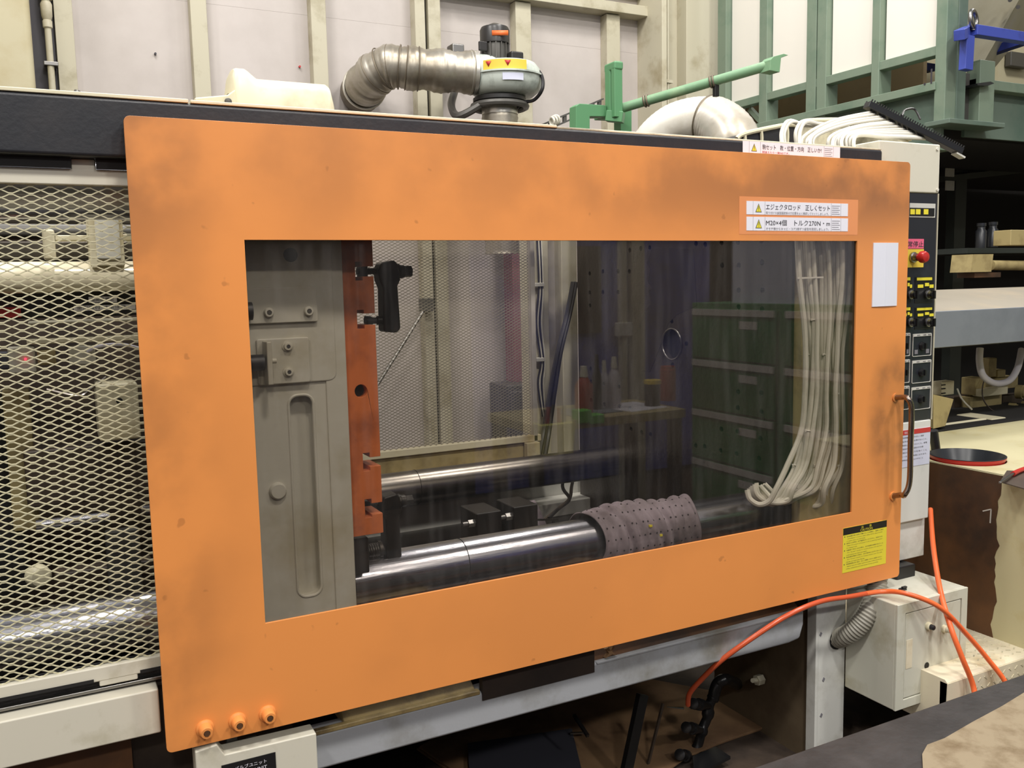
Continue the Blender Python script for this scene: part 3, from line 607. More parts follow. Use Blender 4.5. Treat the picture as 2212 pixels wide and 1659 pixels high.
# caution plate
xa, xb, za, zb = D(1820, 1190).x, D(1914, 1170).x, (D(1820, 1237).z+D(1913, 1218).z)/2, (D(1819, 1141).z+D(1914, 1124).z)/2
cp = sticker('caution_plate', 'yellow_label', door, xa, xb, za, zb, 0.0, 0.001)
w_, h_ = xb-xa, zb-za; y_ = -0.0013
sticker('title_bar', 'black_plastic', cp, xa+.0004, xb-.0004, zb-h_*0.155, zb-.0004, -0.001, 0.0004)
text('注　　意', 'lettering', 'yellow_label', cp, (xa+w_*.40, -0.0016, zb-h_*.075), XU, ZU, h_*.055, w_*.24)
text('CAUTION', 'lettering', 'yellow_label', cp, (xa+w_*.38, -0.0016, zb-h_*.14), XU, ZU, h_*.052, w_*.28)
rows = [('安全装置は常に正常に作動することを確認し、故障した時は', 0, .92), ('Immediately or at once repair safety device when trouble', .02, .9), ('or safety door not operating.', .0, .5),
        ('型内に入る時は、必ず電源を切ってください。安全のため', 0, .9), ('Make sure motor and power is off on entering machine', .01, .9), ('for setting molds.', 0, .32),
        ('可動部に手を入れる時は、必ず型開の状態で行うこと', 0, .92), ('For "Purge" molds or nozzle always use the face', .02, .9), ('cover and do not reach over heater.', 0, .55),
        ('安全扉を閉めた時は、必ず型内に人がいないこと', 0, .92), ('On "Close" molds or nozzle always use the safe', .02, .9), ('and do not reach over the bar.', 0, .5),
        ('使用説明書を良く読み、正しく理解してからご使用ください', 0, .9), ('Make sure to really read and fully understand the', .02, .9), ('safety equipment and operating manual carefully.', 0, .82)]
for k, (s_, dx, wx) in enumerate(rows):
    z_ = zb-h_*(.21+.0515*k); text(s_, 'lettering', 'ink', cp, (xa+w_*(.08+dx), y_, z_), XU, ZU, h_*(.028 if k % 3 == 0 else .022), w_*(wx-.08-dx))
    if k % 3 == 0: B().box(xa+w_*.03, xa+w_*.045, y_, y_+.0003, z_, z_+h_*.025).go('item_mark', 'ink', cp)
# blank white magnet plate, folded down its middle
xa, xb, za, zb = D(1884, 600).x, D(1937, 600).x, (D(1882, 661).z+D(1935, 662).z)/2, (D(1885, 525).z+D(1938, 524).z)/2
xm = (xa+xb)/2; mg = B().prism([(xa, 0.0), (xa, -.003), (xm-.001, -.0045), (xm, -.0035), (xm+.001, -.0045), (xb, -.003), (xb, 0.0)], 'Z', za, zb).go('blank_label_plate', 'magnet_white', door)
mg['label'] = 'blank white plate with a crease down its middle'

# ---- machine frame
fr = thing('machine_frame', 'cream, black and grey fixed frame of the moulding machine around the orange door', 'machine', (0.8, 0.6, 0))
B().box(-0.75, 2.153, 0.055, 0.14, 1.846, 1.962).go('top_rail', 'rail_black', fr, bevel=0.008)
B().box(-0.75, 0.13, 0.056, 0.15, 1.962, 1.970).go('top_cover', 'cream_bright', fr, bevel=0.002)
B().box(0.134, 1.0, 0.056, 0.20, 1.962, 1.969).go('top_cover', 'cream_bright', fr, bevel=0.002)
B().box(1.0, 2.15, 0.058, 0.12, 1.960, 1.966).go('worn_edge', 'drip_cream', fr, bevel=0.002)
for (xa, xb) in ((-0.75, -0.095), (-0.05, 0.3)): B().box(xa, xb, 0.075, 0.085, 1.826, 1.848).go('slot_shadow_gap', 'gap_black', fr)
B().box(-0.75, 0.42, 1.25, 1.28, 0.1, 1.96).go('rear_light_block', 'link_brown', fr)  # added dark backing against light spilling in behind the mesh
B().box(-0.75, -0.72, 0.1, 1.28, 0.1, 1.96).go('end_cover', 'black_paint', fr)
# label on the black rail
xa, xb = atY(1604, 315, .055).x, atY(1814, 325, .055).x; za, zb = atY(1605, 330, .055).z, atY(1605, 304, .055).z
strip(fr, 0.0545, xa, xb, za, zb, '駒セット　数・位置・方向　正しいか?', '間違えたら一発NGです。', 0.19, 0.80, 0.46, 'red_print')
# lower left: sill and cream beam
B().box(-0.75, 0.30, 0.10, 0.14, 0.735, 0.775).go('track', 'black_paint', fr, bevel=0.003)
B().box(-0.75, 0.30, 0.085, 0.10, 0.748, 0.756).go('track_lip', 'steel', fr, bevel=0.002)
B().box(-0.75, -0.004, 0.05, 0.16, 0.645, 0.743).go('lower_beam', 'guard_cream', fr, bevel=0.004)
B().box(-0.75, 0.30, 0.17, 0.19, 0.3, 0.70).go('back_panel', 'link_brown', fr)
B().box(-0.75, -0.06, 0.14, 0.17, 0.50, 0.645).go('skirt_panel', 'rust_brown', fr)
# cover box under the door, lower left, with its nameplate
q0, q1 = atY(560, 1659, 0.0), atY(683, 1583, 0.0)
xr = q1.x; zt = q1.z
vb = thing('valve_cover', 'white box cover with a black nameplate under the door corner', 'cover', (0.18, 0.03, 0.3))
B().prism([(0.055, 0.3), (xr, 0.3), (xr, zt), (0.115, zt+0.003), (0.10, zt+0.03), (0.055, zt+0.025)], 'Y', -0.002, 0.05).go('front_plate', 'guard_cream', vb, bevel=0.003)
n0, n1 = atY(497, 1659, -0.004), atY(595, 1625, -0.004)
B().box(n1.x-0.115, n1.x, -0.004, -0.002, n1.z-0.10, n1.z+0.0).go('nameplate', 'black_plastic', vb)
text('バルブユニット', 'lettering', 'paper', vb, (n1.x-.088, -0.0045, n1.z-.018), XU, ZU, .009, .068)
text('VALVE UNIT', 'lettering', 'paper', vb, (n1.x-.082, -0.0045, n1.z-.031), XU, ZU, .008, .062)
for (x, y) in ((437, 1625), (500, 1605), (545, 1612)): p = atY(x, y, 0.06); B().box(p.x-.012, p.x+.012, 0.05, 0.07, p.z-.03, p.z+.02).go('bracket', 'motor_grey', vb, bevel=.002)
# bed beam, the stained ledge above it and posts
bz0, bz1 = 0.460, 0.548
bm_ = B().prism([(0.28, bz0), (1.80, bz0), (1.845, bz0+.006), (1.86, bz0+.05), (1.86, bz1+.008), (0.28, bz1)], 'Y', 0.06, 0.12)
bm_.go('bed_beam', 'bed_grey', fr, bevel=0.008)
B().box(0.28, .75, 0.058, 0.075, bz1-.002, bz1+.010).go('ledge_lip', 'yellow_stain', fr, bevel=0.003)
B().box(1.10, 1.80, 0.058, 0.075, bz1-.002, bz1+.006).go('ledge_lip', 'bed_grey', fr, bevel=0.003)
B().prism([(.076, bz1-.01), (.30, bz1-.01), (.30, .612), (.16, .606), (.076, bz1+.006)], 'X', .40, .745).go('ledge', 'yellow_stain', fr, bevel=0.004)
B().prism([(.076, bz1-.01), (.30, bz1-.01), (.30, .612), (.16, .606), (.076, bz1+.006)], 'X', 1.10, 1.86).go('ledge', 'rust_brown', fr, bevel=0.004)
B().box(0.755, 1.09, 0.0555, 0.075, bz1-.018, 0.606).go('recess_shade_plate', 'recess_shade', fr)  # flat dark plate in front of the beam, standing in for a shaded gap
B().box(1.96, 2.085, 0.10, 0.13, 0.0, 0.66).go('leg_post', 'white_paint', fr, bevel=0.003)
B().box(1.96, 1.972, 0.13, 0.60, 0.0, 0.66).go('leg_side', 'leg_brown', fr)
B().box(1.95, 1.962, 0.096, 0.135, 0.0, 0.66).go('leg_edge', 'white_paint', fr, bevel=0.002)
for (x, y) in ((1773, 1370), (1779, 1468), (1774, 1545)): p = atY(x, y, .0995); B().prism([(p.x-.006, p.z-.002), (p.x, p.z-.008), (p.x+.006, p.z+.002), (p.x, p.z+.008)], 'Y', .0985, .10).go('paint_chip', 'ink_grey', fr)
p = atY(1735, 1522, 0.5)
B().cyl((1.952, 0.34, 0.20), (1.925, 0.34, 0.20), 0.018, n=6).cyl((1.93, 0.34, 0.20), (1.90, 0.33, 0.21), 0.008, n=8).go('tie_lug', 'column_paint', fr)
# machine bed inside (oily tray) and its far wall
B().box(0.25, 2.0, 0.16, 1.40, 0.585, 0.60).go('bed_tray', 'iron_black', fr)
B().box(0.25, 2.0, 1.40, 1.46, 0.50, 0.72).go('bed_rear_beam', 'white_paint', fr, bevel=0.004)
B().box(1.50, 1.95, 1.28, 1.40, 0.60, 0.66).go('bed_rear_step', 'white_paint', fr, bevel=0.004)
B().box(0.4, 1.66, 1.24, 1.50, 0.80, 0.845).go('rear_sill', 'yellow_stain', fr, bevel=0.003)
# cream column behind, and its cable bundle
B().box(1.70, 1.79, 1.50, 1.60, 0.6, 2.2).go('rear_column', 'column_paint', fr, bevel=0.004)
B().box(1.79, 1.855, 1.56, 1.62, 0.6, 2.2).go('rear_column', 'wall_board_low', fr)
B().box(1.855, 1.935, 1.50, 1.60, 0.6, 2.2).go('rear_column', 'column_paint', fr, bevel=0.004)
# ---- ledge dirt patch of loose paint and a plastic clip
p = atY(1316, 1407, 0.07); solo(B().prism([(p.x-.016, p.z-.014), (p.x-.004, p.z-.002), (p.x-.018, p.z+.012), (p.x-.006, p.z+.014), (p.x+.002, p.z+.004), (p.x+.008, p.z+.016), (p.x+.014, p.z+.012), (p.x+.006, p.z), (p.x+.02, p.z-.012), (p.x+.006, p.z-.008)], 'Y', p.y-.006, p.y+.006), 'broken_clip', 'cardboard', 'small tan broken plastic clip stuck on the ledge below the door', 'clip')

# ---- mesh guard left of the door
mgd = thing('mesh_guard', 'cream guard panel of expanded metal mesh left of the orange door', 'guard', (-0.2, 0.09, 0.76))
gz0, gz1 = 0.758, 1.826; gi0, gi1 = 0.801, 1.794; gx0, gx1 = -0.60, 0.17
B().box(gx0, gx1, 0.085, 0.105, gi1, gz1).go('top_frame', 'guard_cream', mgd, bevel=0.003)
B().box(gx0, gx1, 0.085, 0.105, gz0+.012, gi0).go('bottom_frame', 'guard_cream', mgd, bevel=0.003)
B().box(-0.095, -0.05, 0.086, 0.104, gz1-.004, 1.846).go('tab', 'guard_cream', mgd, bevel=0.003)
B().box(-0.115, -0.04, 0.086, 0.104, gz0-.0, gz0+.016).go('tab', 'guard_cream', mgd, bevel=0.003)
for (xa, xb) in ((-0.60, -0.125), (-0.035, 0.2)): B().box(xa, xb, 0.083, 0.0845, gz0+.013, gz0+.020).go('slot', 'gap_black', mgd)
def expanded(parent, m, x0, x1, z0, z1, y, px_, pz, sw, sd, wave=5):
    b = B(); nx = int((x1-x0)/px_); nz = int((z1-z0)/(pz))
    vs = []; fs = []
    for j in range(nz*2+1):
        zc = z0 + j*pz/2; ph = j % 2
        pts = []
        for i in range(nx*wave+1):
            u = i/wave; t = (u % 1.0)
            tri = 1-abs(2*t-1)*1.0            # 0..1..0
            s = tri*tri*(3-2*tri); s = 0.55*tri+0.45*s
            pts.append((x0+u*px_, zc + (s-0.5)*pz/2*(1 if ph else -1), (s-0.5)*sd*(1 if ph else -1)))
        o = len(vs)
        for (x, z, dy) in pts:
            vs += [(x, y-sd/2+dy*.5, z-sw*.5), (x, y+sd/2+dy*.5, z-sw*.2), (x, y+sd/2+dy*.5, z+sw*.8), (x, y-sd/2+dy*.5, z+sw*.5)]
        for i in range(len(pts)-1):
            a = o+4*i; c_ = a+4
            for k in range(4): k2 = (k+1) % 4; fs.append((a+k, a+k2, c_+k2, c_+k))
    b._a(vs, fs); return b.go('expanded_mesh', m, parent, kind='stuff', smooth_angle=20)
expanded(mgd, 'mesh_cream', -0.60, 0.165, gi0-.005, gi1+.005, 0.095, 0.0345, 0.0156, 0.0021, 0.002)

# ---- toggle mechanism seen through the mesh
tg = thing('toggle_mechanism', 'cream and black clamping toggle mechanism behind the left mesh', 'machine part', (-0.15, 0.6, 0.6))
def T(x, y, Y): return atY(x, y, Y)
a = T(18, 600, .55); r_ = (T(150, 565, .55).z-T(150, 631, .55).z)/2
zc = (T(150, 565, .55).z+T(150, 631, .55).z)/2
B().lathe((-.35, .55, zc), (1, 0, 0), [(0, r_*1.0), (0.11, r_*1.0), (0.112, r_*1.02), (0.2, r_*1.02), (0.21, r_), (0.65, r_)], 36).go('cylinder', 'cream_gloss', tg)
B().box(-.6, .4, .60, .66, zc-.10, zc-r_*.9).go('black_plate', 'black_paint', tg, bevel=.003)
for (x0_, x1_, y0_, y1_) in ((192, 252, 640, 654), (160, 292, 657, 672)):
    p, q = T(x0_, y1_, .595), T(x1_, y0_, .595); s_ = B().box(p.x, q.x, .594, .5985, p.z, q.z).go('label_strip', 'paper', tg)
    text('型開閉 確認' if x0_ == 192 else '金型取付 寸法注意', 'lettering', 'ink', s_, (p.x+.006, .5935, p.z+.003), XU, ZU, (q.z-p.z)*.65, (q.x-p.x)*.8)
p = T(15, 675, .595); B().box(p.x-.05, p.x+.03, .58, .598, p.z-.012, p.z+.012).go('red_bar', 'red_print', tg)
def bx(x0_, x1_, y0_, y1_, Y0, Y1, name, m, bev=.004, par=None):
    p, q = T(x0_, y1_, Y0), T(x1_, y0_, Y0); return B().box(p.x, q.x, Y0, Y1, p.z, q.z).go(name, m, par or tg, bevel=bev)
up_ = B(); p, q = T(196, 575, .5), T(262, 445, .5)
up_.prism([(p.x, p.z), (q.x, p.z), (q.x, q.z-.006), (q.x-.012, q.z), (p.x+.01, q.z), (p.x, q.z-.01)], 'Y', .50, .60); up_.go('lug_block', 'cream_paint', tg, bevel=.004)
bx(210, 255, 460, 560, .493, .50, 'lug_face', 'platen_white')
bx(95, 117, 495, 562, .47, .50, 'small_lug', 'cream_paint', .006)
p = T(0, 488, .75); B().cyl((-.6, .75, p.z-.012), (.4, .75, p.z-.012), .018, n=14).go('pipe', 'motor_grey', tg)
bx(120, 200, 508, 520, .55, .6, 'bar', 'cream_paint', .003); bx(262, 330, 506, 520, .55, .6, 'bar', 'cream_paint', .003)
bx(0, 300, 522, 560, .70, .72, 'mottled_cover', 'chrome_dull', .002)
bx(60, 330, 686, 702, .50, .60, 'bar', 'column_paint', .003); bx(58, 330, 722, 745, .50, .56, 'bar', 'cream_paint', .003)
bx(20, 75, 748, 808, .50, .56, 'relay_box', 'platen_white', .004); bx(82, 120, 755, 790, .50, .54, 'relay_box', 'valve_cream', .004)
bx(150, 205, 745, 790, .50, .54, 'relay_box', 'platen_white', .004); bx(-20, 18, 760, 800, .50, .54, 'relay_box', 'slate', .004)
p = T(55, 776, .49); B().cyl((p.x, .49, p.z), (p.x, .497, p.z), .0028, n=8).go('red_indicator', 'led_red', tg)
w1 = B().tube([T(190, 760, .5), T(215, 748, .47), T(260, 744, .46), T(300, 752, .47)], .004, 6); w1.go('wire', 'clear_tube', tg)
w1 = B().tube([T(100, 842, .45), T(170, 856, .45), T(200, 838, .45), T(230, 815, .45)], .004, 6); w1.go('wire', 'chrome_dull', tg)
blk = bx(216, 297, 826, 955, .42, .55, 'pivot_block', 'cream_paint', .006)
p = T(258, 866, .419); B().cyl((p.x, .415, p.z), (p.x, .425, p.z), .0075, n=14).go('pivot_hole', 'hole_black', blk)
bx(60, 330, 950, 1100, .50, .56, 'link_plate', 'link_brown', .006); bx(30, 62, 840, 1150, .55, .60, 'link_plate', 'valve_cream', .004)
bx(-30, 28, 840, 1300, .58, .60, 'link_plate', 'black_paint', .004)
a, c_ = T(78, 1135, .40), T(236, 1108, .40); B().cyl((a.x, .40, a.z), (c_.x, .40, a.z), .013, n=16).go('rod', 'chrome', tg)
a = T(305, 1102, .40); B().cyl((a.x, .40, a.z), (a.x+.1, .40, a.z), .012, n=16).go('rod', 'chrome', tg)
p = T(80, 1240, .45); B().lathe((p.x, .44, p.z), (0.3, -1, 0), [(0, .028), (.02, .027), (.028, .02), (.03, .005)], 20).go('knob', 'cream_paint', tg)
bx(120, 330, 1210, 1275, .50, .56, 'link_plate', 'link_brown', .006)
bx(240, 300, 1140, 1330, .47, .50, 'link_plate', 'motor_grey', .006)
p = T(222, 1350, .3); B().lathe((p.x-.02, .33, p.z-.0), (1, 0, 0), [(0, .055), (.03, .055), (.03, .04), (.06, .04), (.06, .06), (.09, .06)], 20).go('bearing', 'chrome_dull', tg)
bx(-40, 330, 1440, 1480, .22, .6, 'bed_plate', 'black_paint', .003)

# ---- tie bars
TR = 0.062
for (y, z, lab, x0_) in ((0.25, 0.835, 'polished lower tie bar nearest the door, running under the crumpled cloth', -0.7), (1.10, 0.85, 'polished lower tie bar farther in, behind the black mould clamp', 0.3),
                    (0.25, 1.80, 'upper front tie bar, a chrome gleam behind the top of the left mesh', -0.7), (1.10, 1.80, 'upper rear tie bar at the back of the machine', -0.7)):
    b = B().cyl((x0_, y, z), (1.86, y, z), TR, n=48)
    t_ = solo(b, 'tie_bar', 'chrome' if y < 1 else 'chrome_dull', lab, 'tie bar')
    if z < 1: B().torus((0.79 if y < 1 else 0.99, y, z), (1, 0, 0), TR+.0003, .0011, 48, 6).go('scribed_ring', 'hole_black', t_)

# ---- moving platen
mp_ = thing('moving_platen', 'cream cast moving platen with an orange slotted face, left in the door window', 'platen', (0.33, 0.6, 0.6))
PY = 0.12
def Pp(x, y, Y=PY): return atY(x, y, Y)
xr = 0.456
ch0, ch1 = Pp(622, 855), Pp(700, 1282)
plate('casting_face', 'platen_white', mp_, [[(0.10, 0.62), (xr, 0.62), (xr, 1.93), (0.10, 1.93)], rrect(ch0.x, ch1.x-.004, ch1.z, ch0.z, 0.022, 6)], 'Y', PY, PY+.03)
lp_ = rrect(ch0.x, ch1.x-.004, ch1.z, ch0.z, 0.022, 6); B().rings([(u, PY+.001, v) for u, v in lp_]+[(lp_[0][0], PY+.001, lp_[0][1])], [.0035]*(len(lp_)+1), 8).go('pocket_rim', 'platen_white', mp_)
B().box(0.09, xr, PY+.028, PY+.10, 0.62, 1.93).go('casting_back', 'platen_white', mp_)
p = Pp(626, 551); B().cyl((p.x, PY-.0068, p.z), (p.x, PY+.0, p.z), .0158, n=24).go('oil_hole', 'pan_dark', mp_)
def rb(x0_, x1_, y0_, y1_, Ya, name, m='platen_white', bev=.005, r=.008):
    a, c_ = Pp(x0_, y1_), Pp(x1_, y0_); return B().prism(rrect(min(a.x, c_.x), max(a.x, c_.x), a.z, c_.z, r, 4), 'Y', Ya, PY+.004).go(name, m, mp_, bevel=bev)
rb(500, 714, 500, 838, PY-.006, 'raised_pad', r=.02)
rb(528, 680, 619, 700, PY-.016, 'stop_plate', r=.004, bev=.002)
for (x, y) in ((580, 675), (666, 672)): 
    p = Pp(x, y, PY-.016); t_ = B().lathe(p, (0, -1, 0), [(0, .011), (.008, .0105), (.010, .009), (.0102, .0055), (.004, .005)], 18).go('socket_bolt', 'platen_white', mp_)
    B().cyl(p-Vector((0, .0095, 0)), p-Vector((0, .0105, 0)), .0048, n=6).go('hex_socket', 'motor_grey', t_)
rb(556, 664, 727, 832, PY-.014, 'limit_plate', r=.006, bev=.003)
for (x, y) in ((621, 748), (623, 803)):
    p = Pp(x, y, PY-.014); t_ = B().lathe(p, (0, -1, 0), [(0, .0125), (.002, .0125), (.0022, .009), (.009, .009), (.010, .008), (.0102, .0045), (.004, .004)], 18).go('socket_bolt', 'platen_white', mp_)
    B().cyl(p-Vector((0, .0095, 0)), p-Vector((0, .0105, 0)), .0042, n=6).go('hex_socket', 'steel', t_)
a = Pp(574, 782, PY-.03); B().box(a.x-.002, a.x+.010, PY-.055, PY-.010, a.z-.05, a.z+.046).go('limit_tab', 'platen_white', mp_, bevel=.003)
B().cyl((a.x-.05, PY-.035, a.z), (a.x-.006, PY-.035, a.z), .018, n=20).go('rubber_buffer', 'hose_black', mp_)
B().cyl((a.x+.010, PY-.035, a.z+.002), (a.x+.022, PY-.035, a.z+.002), .006, n=12).go('buffer_bolt', 'platen_white', mp_)
p = Pp(538, 672, PY-.02); B().cyl((p.x-.03, PY-.03, p.z), (p.x+.004, PY-.03, p.z), .02, n=20).go('rubber_buffer', 'hose_black', mp_)
p = Pp(600, 1060, PY); B().lathe(p, (0, -1, 0), [(0, .020), (.008, .019), (.011, .016), (.0112, .001)], 26).go('plug', 'platen_white', mp_)
B().box(.405, xr, PY-.004, PY+.004, .62, 1.93).go('side_ridge', 'platen_white', mp_, bevel=.003)
# orange faced slab with T-slots
def slab_poly(x0_, x1_, zb_, zt_, slots):
    pts = [(x0_, zb_)]; pts.append((x1_, zb_))
    for (zl, zh, tl, th, xu) in sorted(slots): pts += [(x1_, tl), (xu+.017, tl), (xu+.017, zl), (xu, zl), (xu, zh), (xu+.017, zh), (xu+.017, th), (x1_, th)]
    pts += [(x1_, zt_), (x0_, zt_)]; return pts
sl = []
for (xu, ya, yb, ta, tb) in ((766, 565, 606, 575, 597), (771, 670, 711, 677, 702), (785, 980, 1019, 987, 1007), (790, 1080, 1120, 1086, 1110)):
    sl.append((Pp(xu, yb).z, Pp(xu, ya).z, Pp(xu+30, tb).z, Pp(xu+30, ta).z, 0.4885))
X1 = 0.5325
plate('face_plate', 'platen_orange', mp_, [slab_poly(xr-.002, X1, 0.985, 1.93, sl), circ(*(lambda p: (p.x, p.z))(Pp(781, 845)), 0.0155, 20)], 'Y', PY+.004, PY+.09, bevel=0.0015)
p = Pp(781, 845); B().cyl((p.x, PY+.03, p.z), (p.x, PY+.05, p.z), .018, n=20).go('bore', 'iron_black', mp_)
B().box(xr-.002, xr+.02, PY+.09, 1.24, 0.66, 1.93).go('rear_slab', 'iron_black', mp_)
B().box(xr-.3, xr, PY+.10, 1.24, 0.62, 1.93).go('casting_body', 'platen_white', mp_)
B().lathe((xr, .25, .835), (1, 0, 0), [(0, .078), (.012, .078), (.014, .070), (.020, .070)], 32).go('bar_bush', 'clamp_steel', mp_)
B().lathe((xr, 1.10, .85), (1, 0, 0), [(0, .078), (.03, .078)], 32).go('bar_bush', 'clamp_steel', mp_)

# ---- mould clamps
def clamp(xf, yc, zt_, zb_, label, steel='clamp_steel', flip=False):
    t = thing('mould_clamp', label, 'clamp', (xf+.03, yc, zb_), 'mould clamps bolted to the orange face')
    w = .024
    b = B().prism([(xf+.006, zb_), (xf+.040, zb_-.004), (xf+.050, zb_+.006), (xf+.046, zt_-.045), (xf+.054, zt_-.03), (xf+.050, zt_+.006), (xf+.040, zt_+.018), (xf+.006, zt_+.012), (xf-.002, zt_-.006), (xf+.0, zt_-.03), (xf+.008, zt_-.05)], 'Y', yc-w, yc+w)
    b.go('arm', steel, t, bevel=.006)
    zc = zt_-.008
    B().cyl((xf-.05, yc, zc), (xf+.09, yc, zc), .0075, n=14).go('stud', steel, t)
    B().rings([(xf-.03+.002*k, yc, zc) for k in range(16)], [.0085 if k % 2 else .0072 for k in range(16)], 12).go('thread', steel, t)
    B().lathe((xf+.050, yc, zc-.002), (1, 0, 0), [(0, .020), (.006, .020), (.008, .017), (.020, .016), (.022, .0135)], 20).go('washer', 'steel' if steel != 'clamp_steel' else 'clamp_steel', t)
    B().cyl((xf+.070, yc, zc-.002), (xf+.090, yc, zc-.002), .0145, n=6).go('nut', steel, t, bevel=.001)
    B().box(xf-.044, xf-.028, yc-.02, yc+.02, zc-.016, zc+.016).go('t_nut', steel, t, bevel=.002)
    zl = zb_+.028
    B().lathe((xf-.035, yc-.005, zl), (1, 0, 0), [(0, .0125), (.012, .012), (.02, .008), (.028, .008), (.030, .011), (.042, .011)], 16).go('jack_screw', steel, t)
    return t
a1 = atY(852, 585, .20)
clamp(X1+.030, .19, atY(852, 578, .19).z, atY(852, 715, .19).z, 'black mould clamp on the upper part of the orange face')
clamp(X1+.030, .24, atY(870, 1070, .24).z-.005, atY(870, 1203, .24).z, 'lower black mould clamp with bright nuts, beside the rear tie bar')
lk = thing('jack_bolt', 'dark threaded jack bolt below the orange face, above the front tie bar', 'bolt', (xr+.01, .24, .92))
zz_ = atY(800, 1190, .24).z
B().lathe((xr+.0, .24, zz_), (1, 0, 0), [(0, .03), (.03, .03), (.032, .022), (.055, .022), (.057, .026), (.067, .026)], 24).go('collar', 'clamp_steel', lk)
B().rings([(xr+.067+.003*k, .24, zz_) for k in range(12)], [.019 if k % 2 else .0165 for k in range(12)], 18).go('thread', 'steel', lk)
B().lathe((xr+.10, .24, zz_), (1, 0, 0), [(0, .022), (.008, .022)], 20).go('washer', 'clamp_steel', lk)
B().box(xr, xr+.05, .16, .34, zz_-.03, zz_+.06).go('bracket', 'black_paint', lk, bevel=.004)

# ---- fixed platen
fx = thing('fixed_platen', 'dark oily fixed platen drilled with bolt holes, behind the right of the window', 'platen', (2.0, .7, .6))
FX = 1.85
def Q(cx, cy): p = atX(1240+cx/4.254, 510+cy/4.254, FX); return (p.y, p.z)
hol = [(1360, 270), (1513, 270), (1728, 240), (1512, 498), (1732, 498), (1962, 490), (1512, 650), (1728, 672), (1960, 672), (1120, 70), (1205, 78), (1355, 62), (1505, 55), (1720, 45),
       (612, 115), (695, 108), (512, 130), (507, 325), (405, 325), (265, 325), (143, 345), (143, 520), (265, 515), (405, 515), (145, 638), (897, 782), (785, 985), (1033, 990), (905, 1185)]
ring = Q(899, 992)
pts_ = [Q(*h_) for h_ in hol]
low = [(y, 2*ring[1]-z) for (y, z) in pts_[:25] if 2*ring[1]-z > .66] + [Q(1512, 1415), Q(1965, 1475), Q(1725, 1475), Q(1515, 1572), Q(1725, 1620)]
allh = []
for h_ in pts_ + low:
    if all((h_[0]-g_[0])**2+(h_[1]-g_[1])**2 > .03**2 for g_ in allh) and .15 < h_[0] < 1.33: allh.append(h_)
plate('face_slab', 'platen_oily', fx, [[(.12, .62), (1.36, .62), (1.36, 1.93), (.12, 1.93)], circ(ring[0], ring[1], .055, 32)] + [circ(y, z, .0095, 12) for (y, z) in allh if (y-ring[0])**2+(z-ring[1])**2 > .07**2], 'X', FX, FX+.05, bevel=.0016)
B().box(FX+.048, FX+.30, .12, 1.36, .62, 1.93).go('body', 'platen_oily', fx, bevel=.006)
sq = [Q(*q) for q in ((620, 1240), (605, 820), (640, 700), (710, 620), (690, 500), (720, 480), (680, 420), (700, 300), (670, 250), (720, 100), (1100, 120), (1130, 640), (950, 720), (870, 800), (800, 1000), (700, 1250))]
B().prism(sq, 'X', FX-.0008, FX).go('oil_stain', 'platen_stain', fx)
B().torus((FX-.001, ring[0], ring[1]), (1, 0, 0), .056, .003, 36, 8).go('locating_ring', 'steel', fx)
B().cyl((FX+.02, ring[0], ring[1]), (FX+.047, ring[0], ring[1]), .054, n=32).go('nozzle_bore', 'hole_black', fx)
B().box(FX+.01, FX+.30, .085, .122, .70, 1.93).go('side_casting', 'valve_cream', fx, bevel=.004)
# dripped top of the platen showing above the rail
p0, p1 = atY(1600, 290, .35), atY(1960, 300, .35)
tq = [atY(x, y, .42) for x, y in ((1590, 300), (1600, 292), (1632, 283), (1700, 270), (1722, 272), (1722, 330), (1590, 330))]
B().prism([(p.x, p.z) for p in tq], 'Y', .42, .8).go('top_casting', 'rail_black', fx, bevel=.004)
B().tube([p-Vector((0, .004, 0)) for p in tq[:5]], .008, 8).go('painted_edge', 'cream_bright', fx)
tq = [atY(x, y, .42) for x, y in ((1722, 330), (1722, 270), (1750, 262), (1840, 262), (1905, 276), (1965, 300), (1965, 330))]
B().prism([(p.x, p.z) for p in tq], 'Y', .42, .8).go('top_casting', 'drip_cream', fx, bevel=.008)
B().tube([p-Vector((0, .004, 0)) for p in tq[1:6]], .010, 8).go('painted_edge', 'cream_bright', fx)
for k, (x, y) in enumerate(((1608, 285), (1644, 280), (1700, 272))): a_ = atY(x, y, .415); B().tube([a_, a_+Vector((.004, 0, -.03)), a_+Vector((0, 0, -.09))], .006, 6).go('paint_run', 'cream_bright', fx)

# ---- rear mesh door, hoses
rd = thing('rear_mesh_door', 'finer expanded mesh door at the rear of the mould space', 'guard', (1.25, 1.3, .9))
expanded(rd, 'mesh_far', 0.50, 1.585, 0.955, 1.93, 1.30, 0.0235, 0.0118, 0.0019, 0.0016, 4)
B().box(.5, 1.62, 1.285, 1.315, .93, .957).go('bottom_frame', 'cream_paint', rd, bevel=.003)
B().box(1.585, 1.605, 1.285, 1.315, .80, 1.95).go('side_frame', 'wall_board_low', rd, bevel=.003)
B().box(.5, 1.60, 1.30, 1.33, .845, .93).go('lower_panel', 'valve_cream', rd)
B().box(1.54, 1.60, 1.26, 1.29, .80, .93).go('corner_lug', 'cream_paint', rd, bevel=.003)
for k in range(3):
    pts = [atY(1238+6*k, 610, 1.4), atY(1225+5*k, 680, 1.38), atY(1205+6*k, 760, 1.36), atY(1188+9*k, 850, 1.36), atY(1175+11*k, 930, 1.36), atY(1165+12*k, 985, 1.3)]
    if k == 2: continue
    solo(B().tube(pts, .011, 8), 'rear_hose', 'hose_black', 'black hose hanging down the cream rear column, %s of the pair' % ('left' if k == 0 else 'right'), 'hose', 'black hoses on the rear column')
wv = thing('wire_bundle', 'thin grey-white wires clipped down the left edge of the rear column', 'wires', (1.69, 1.49, .8))
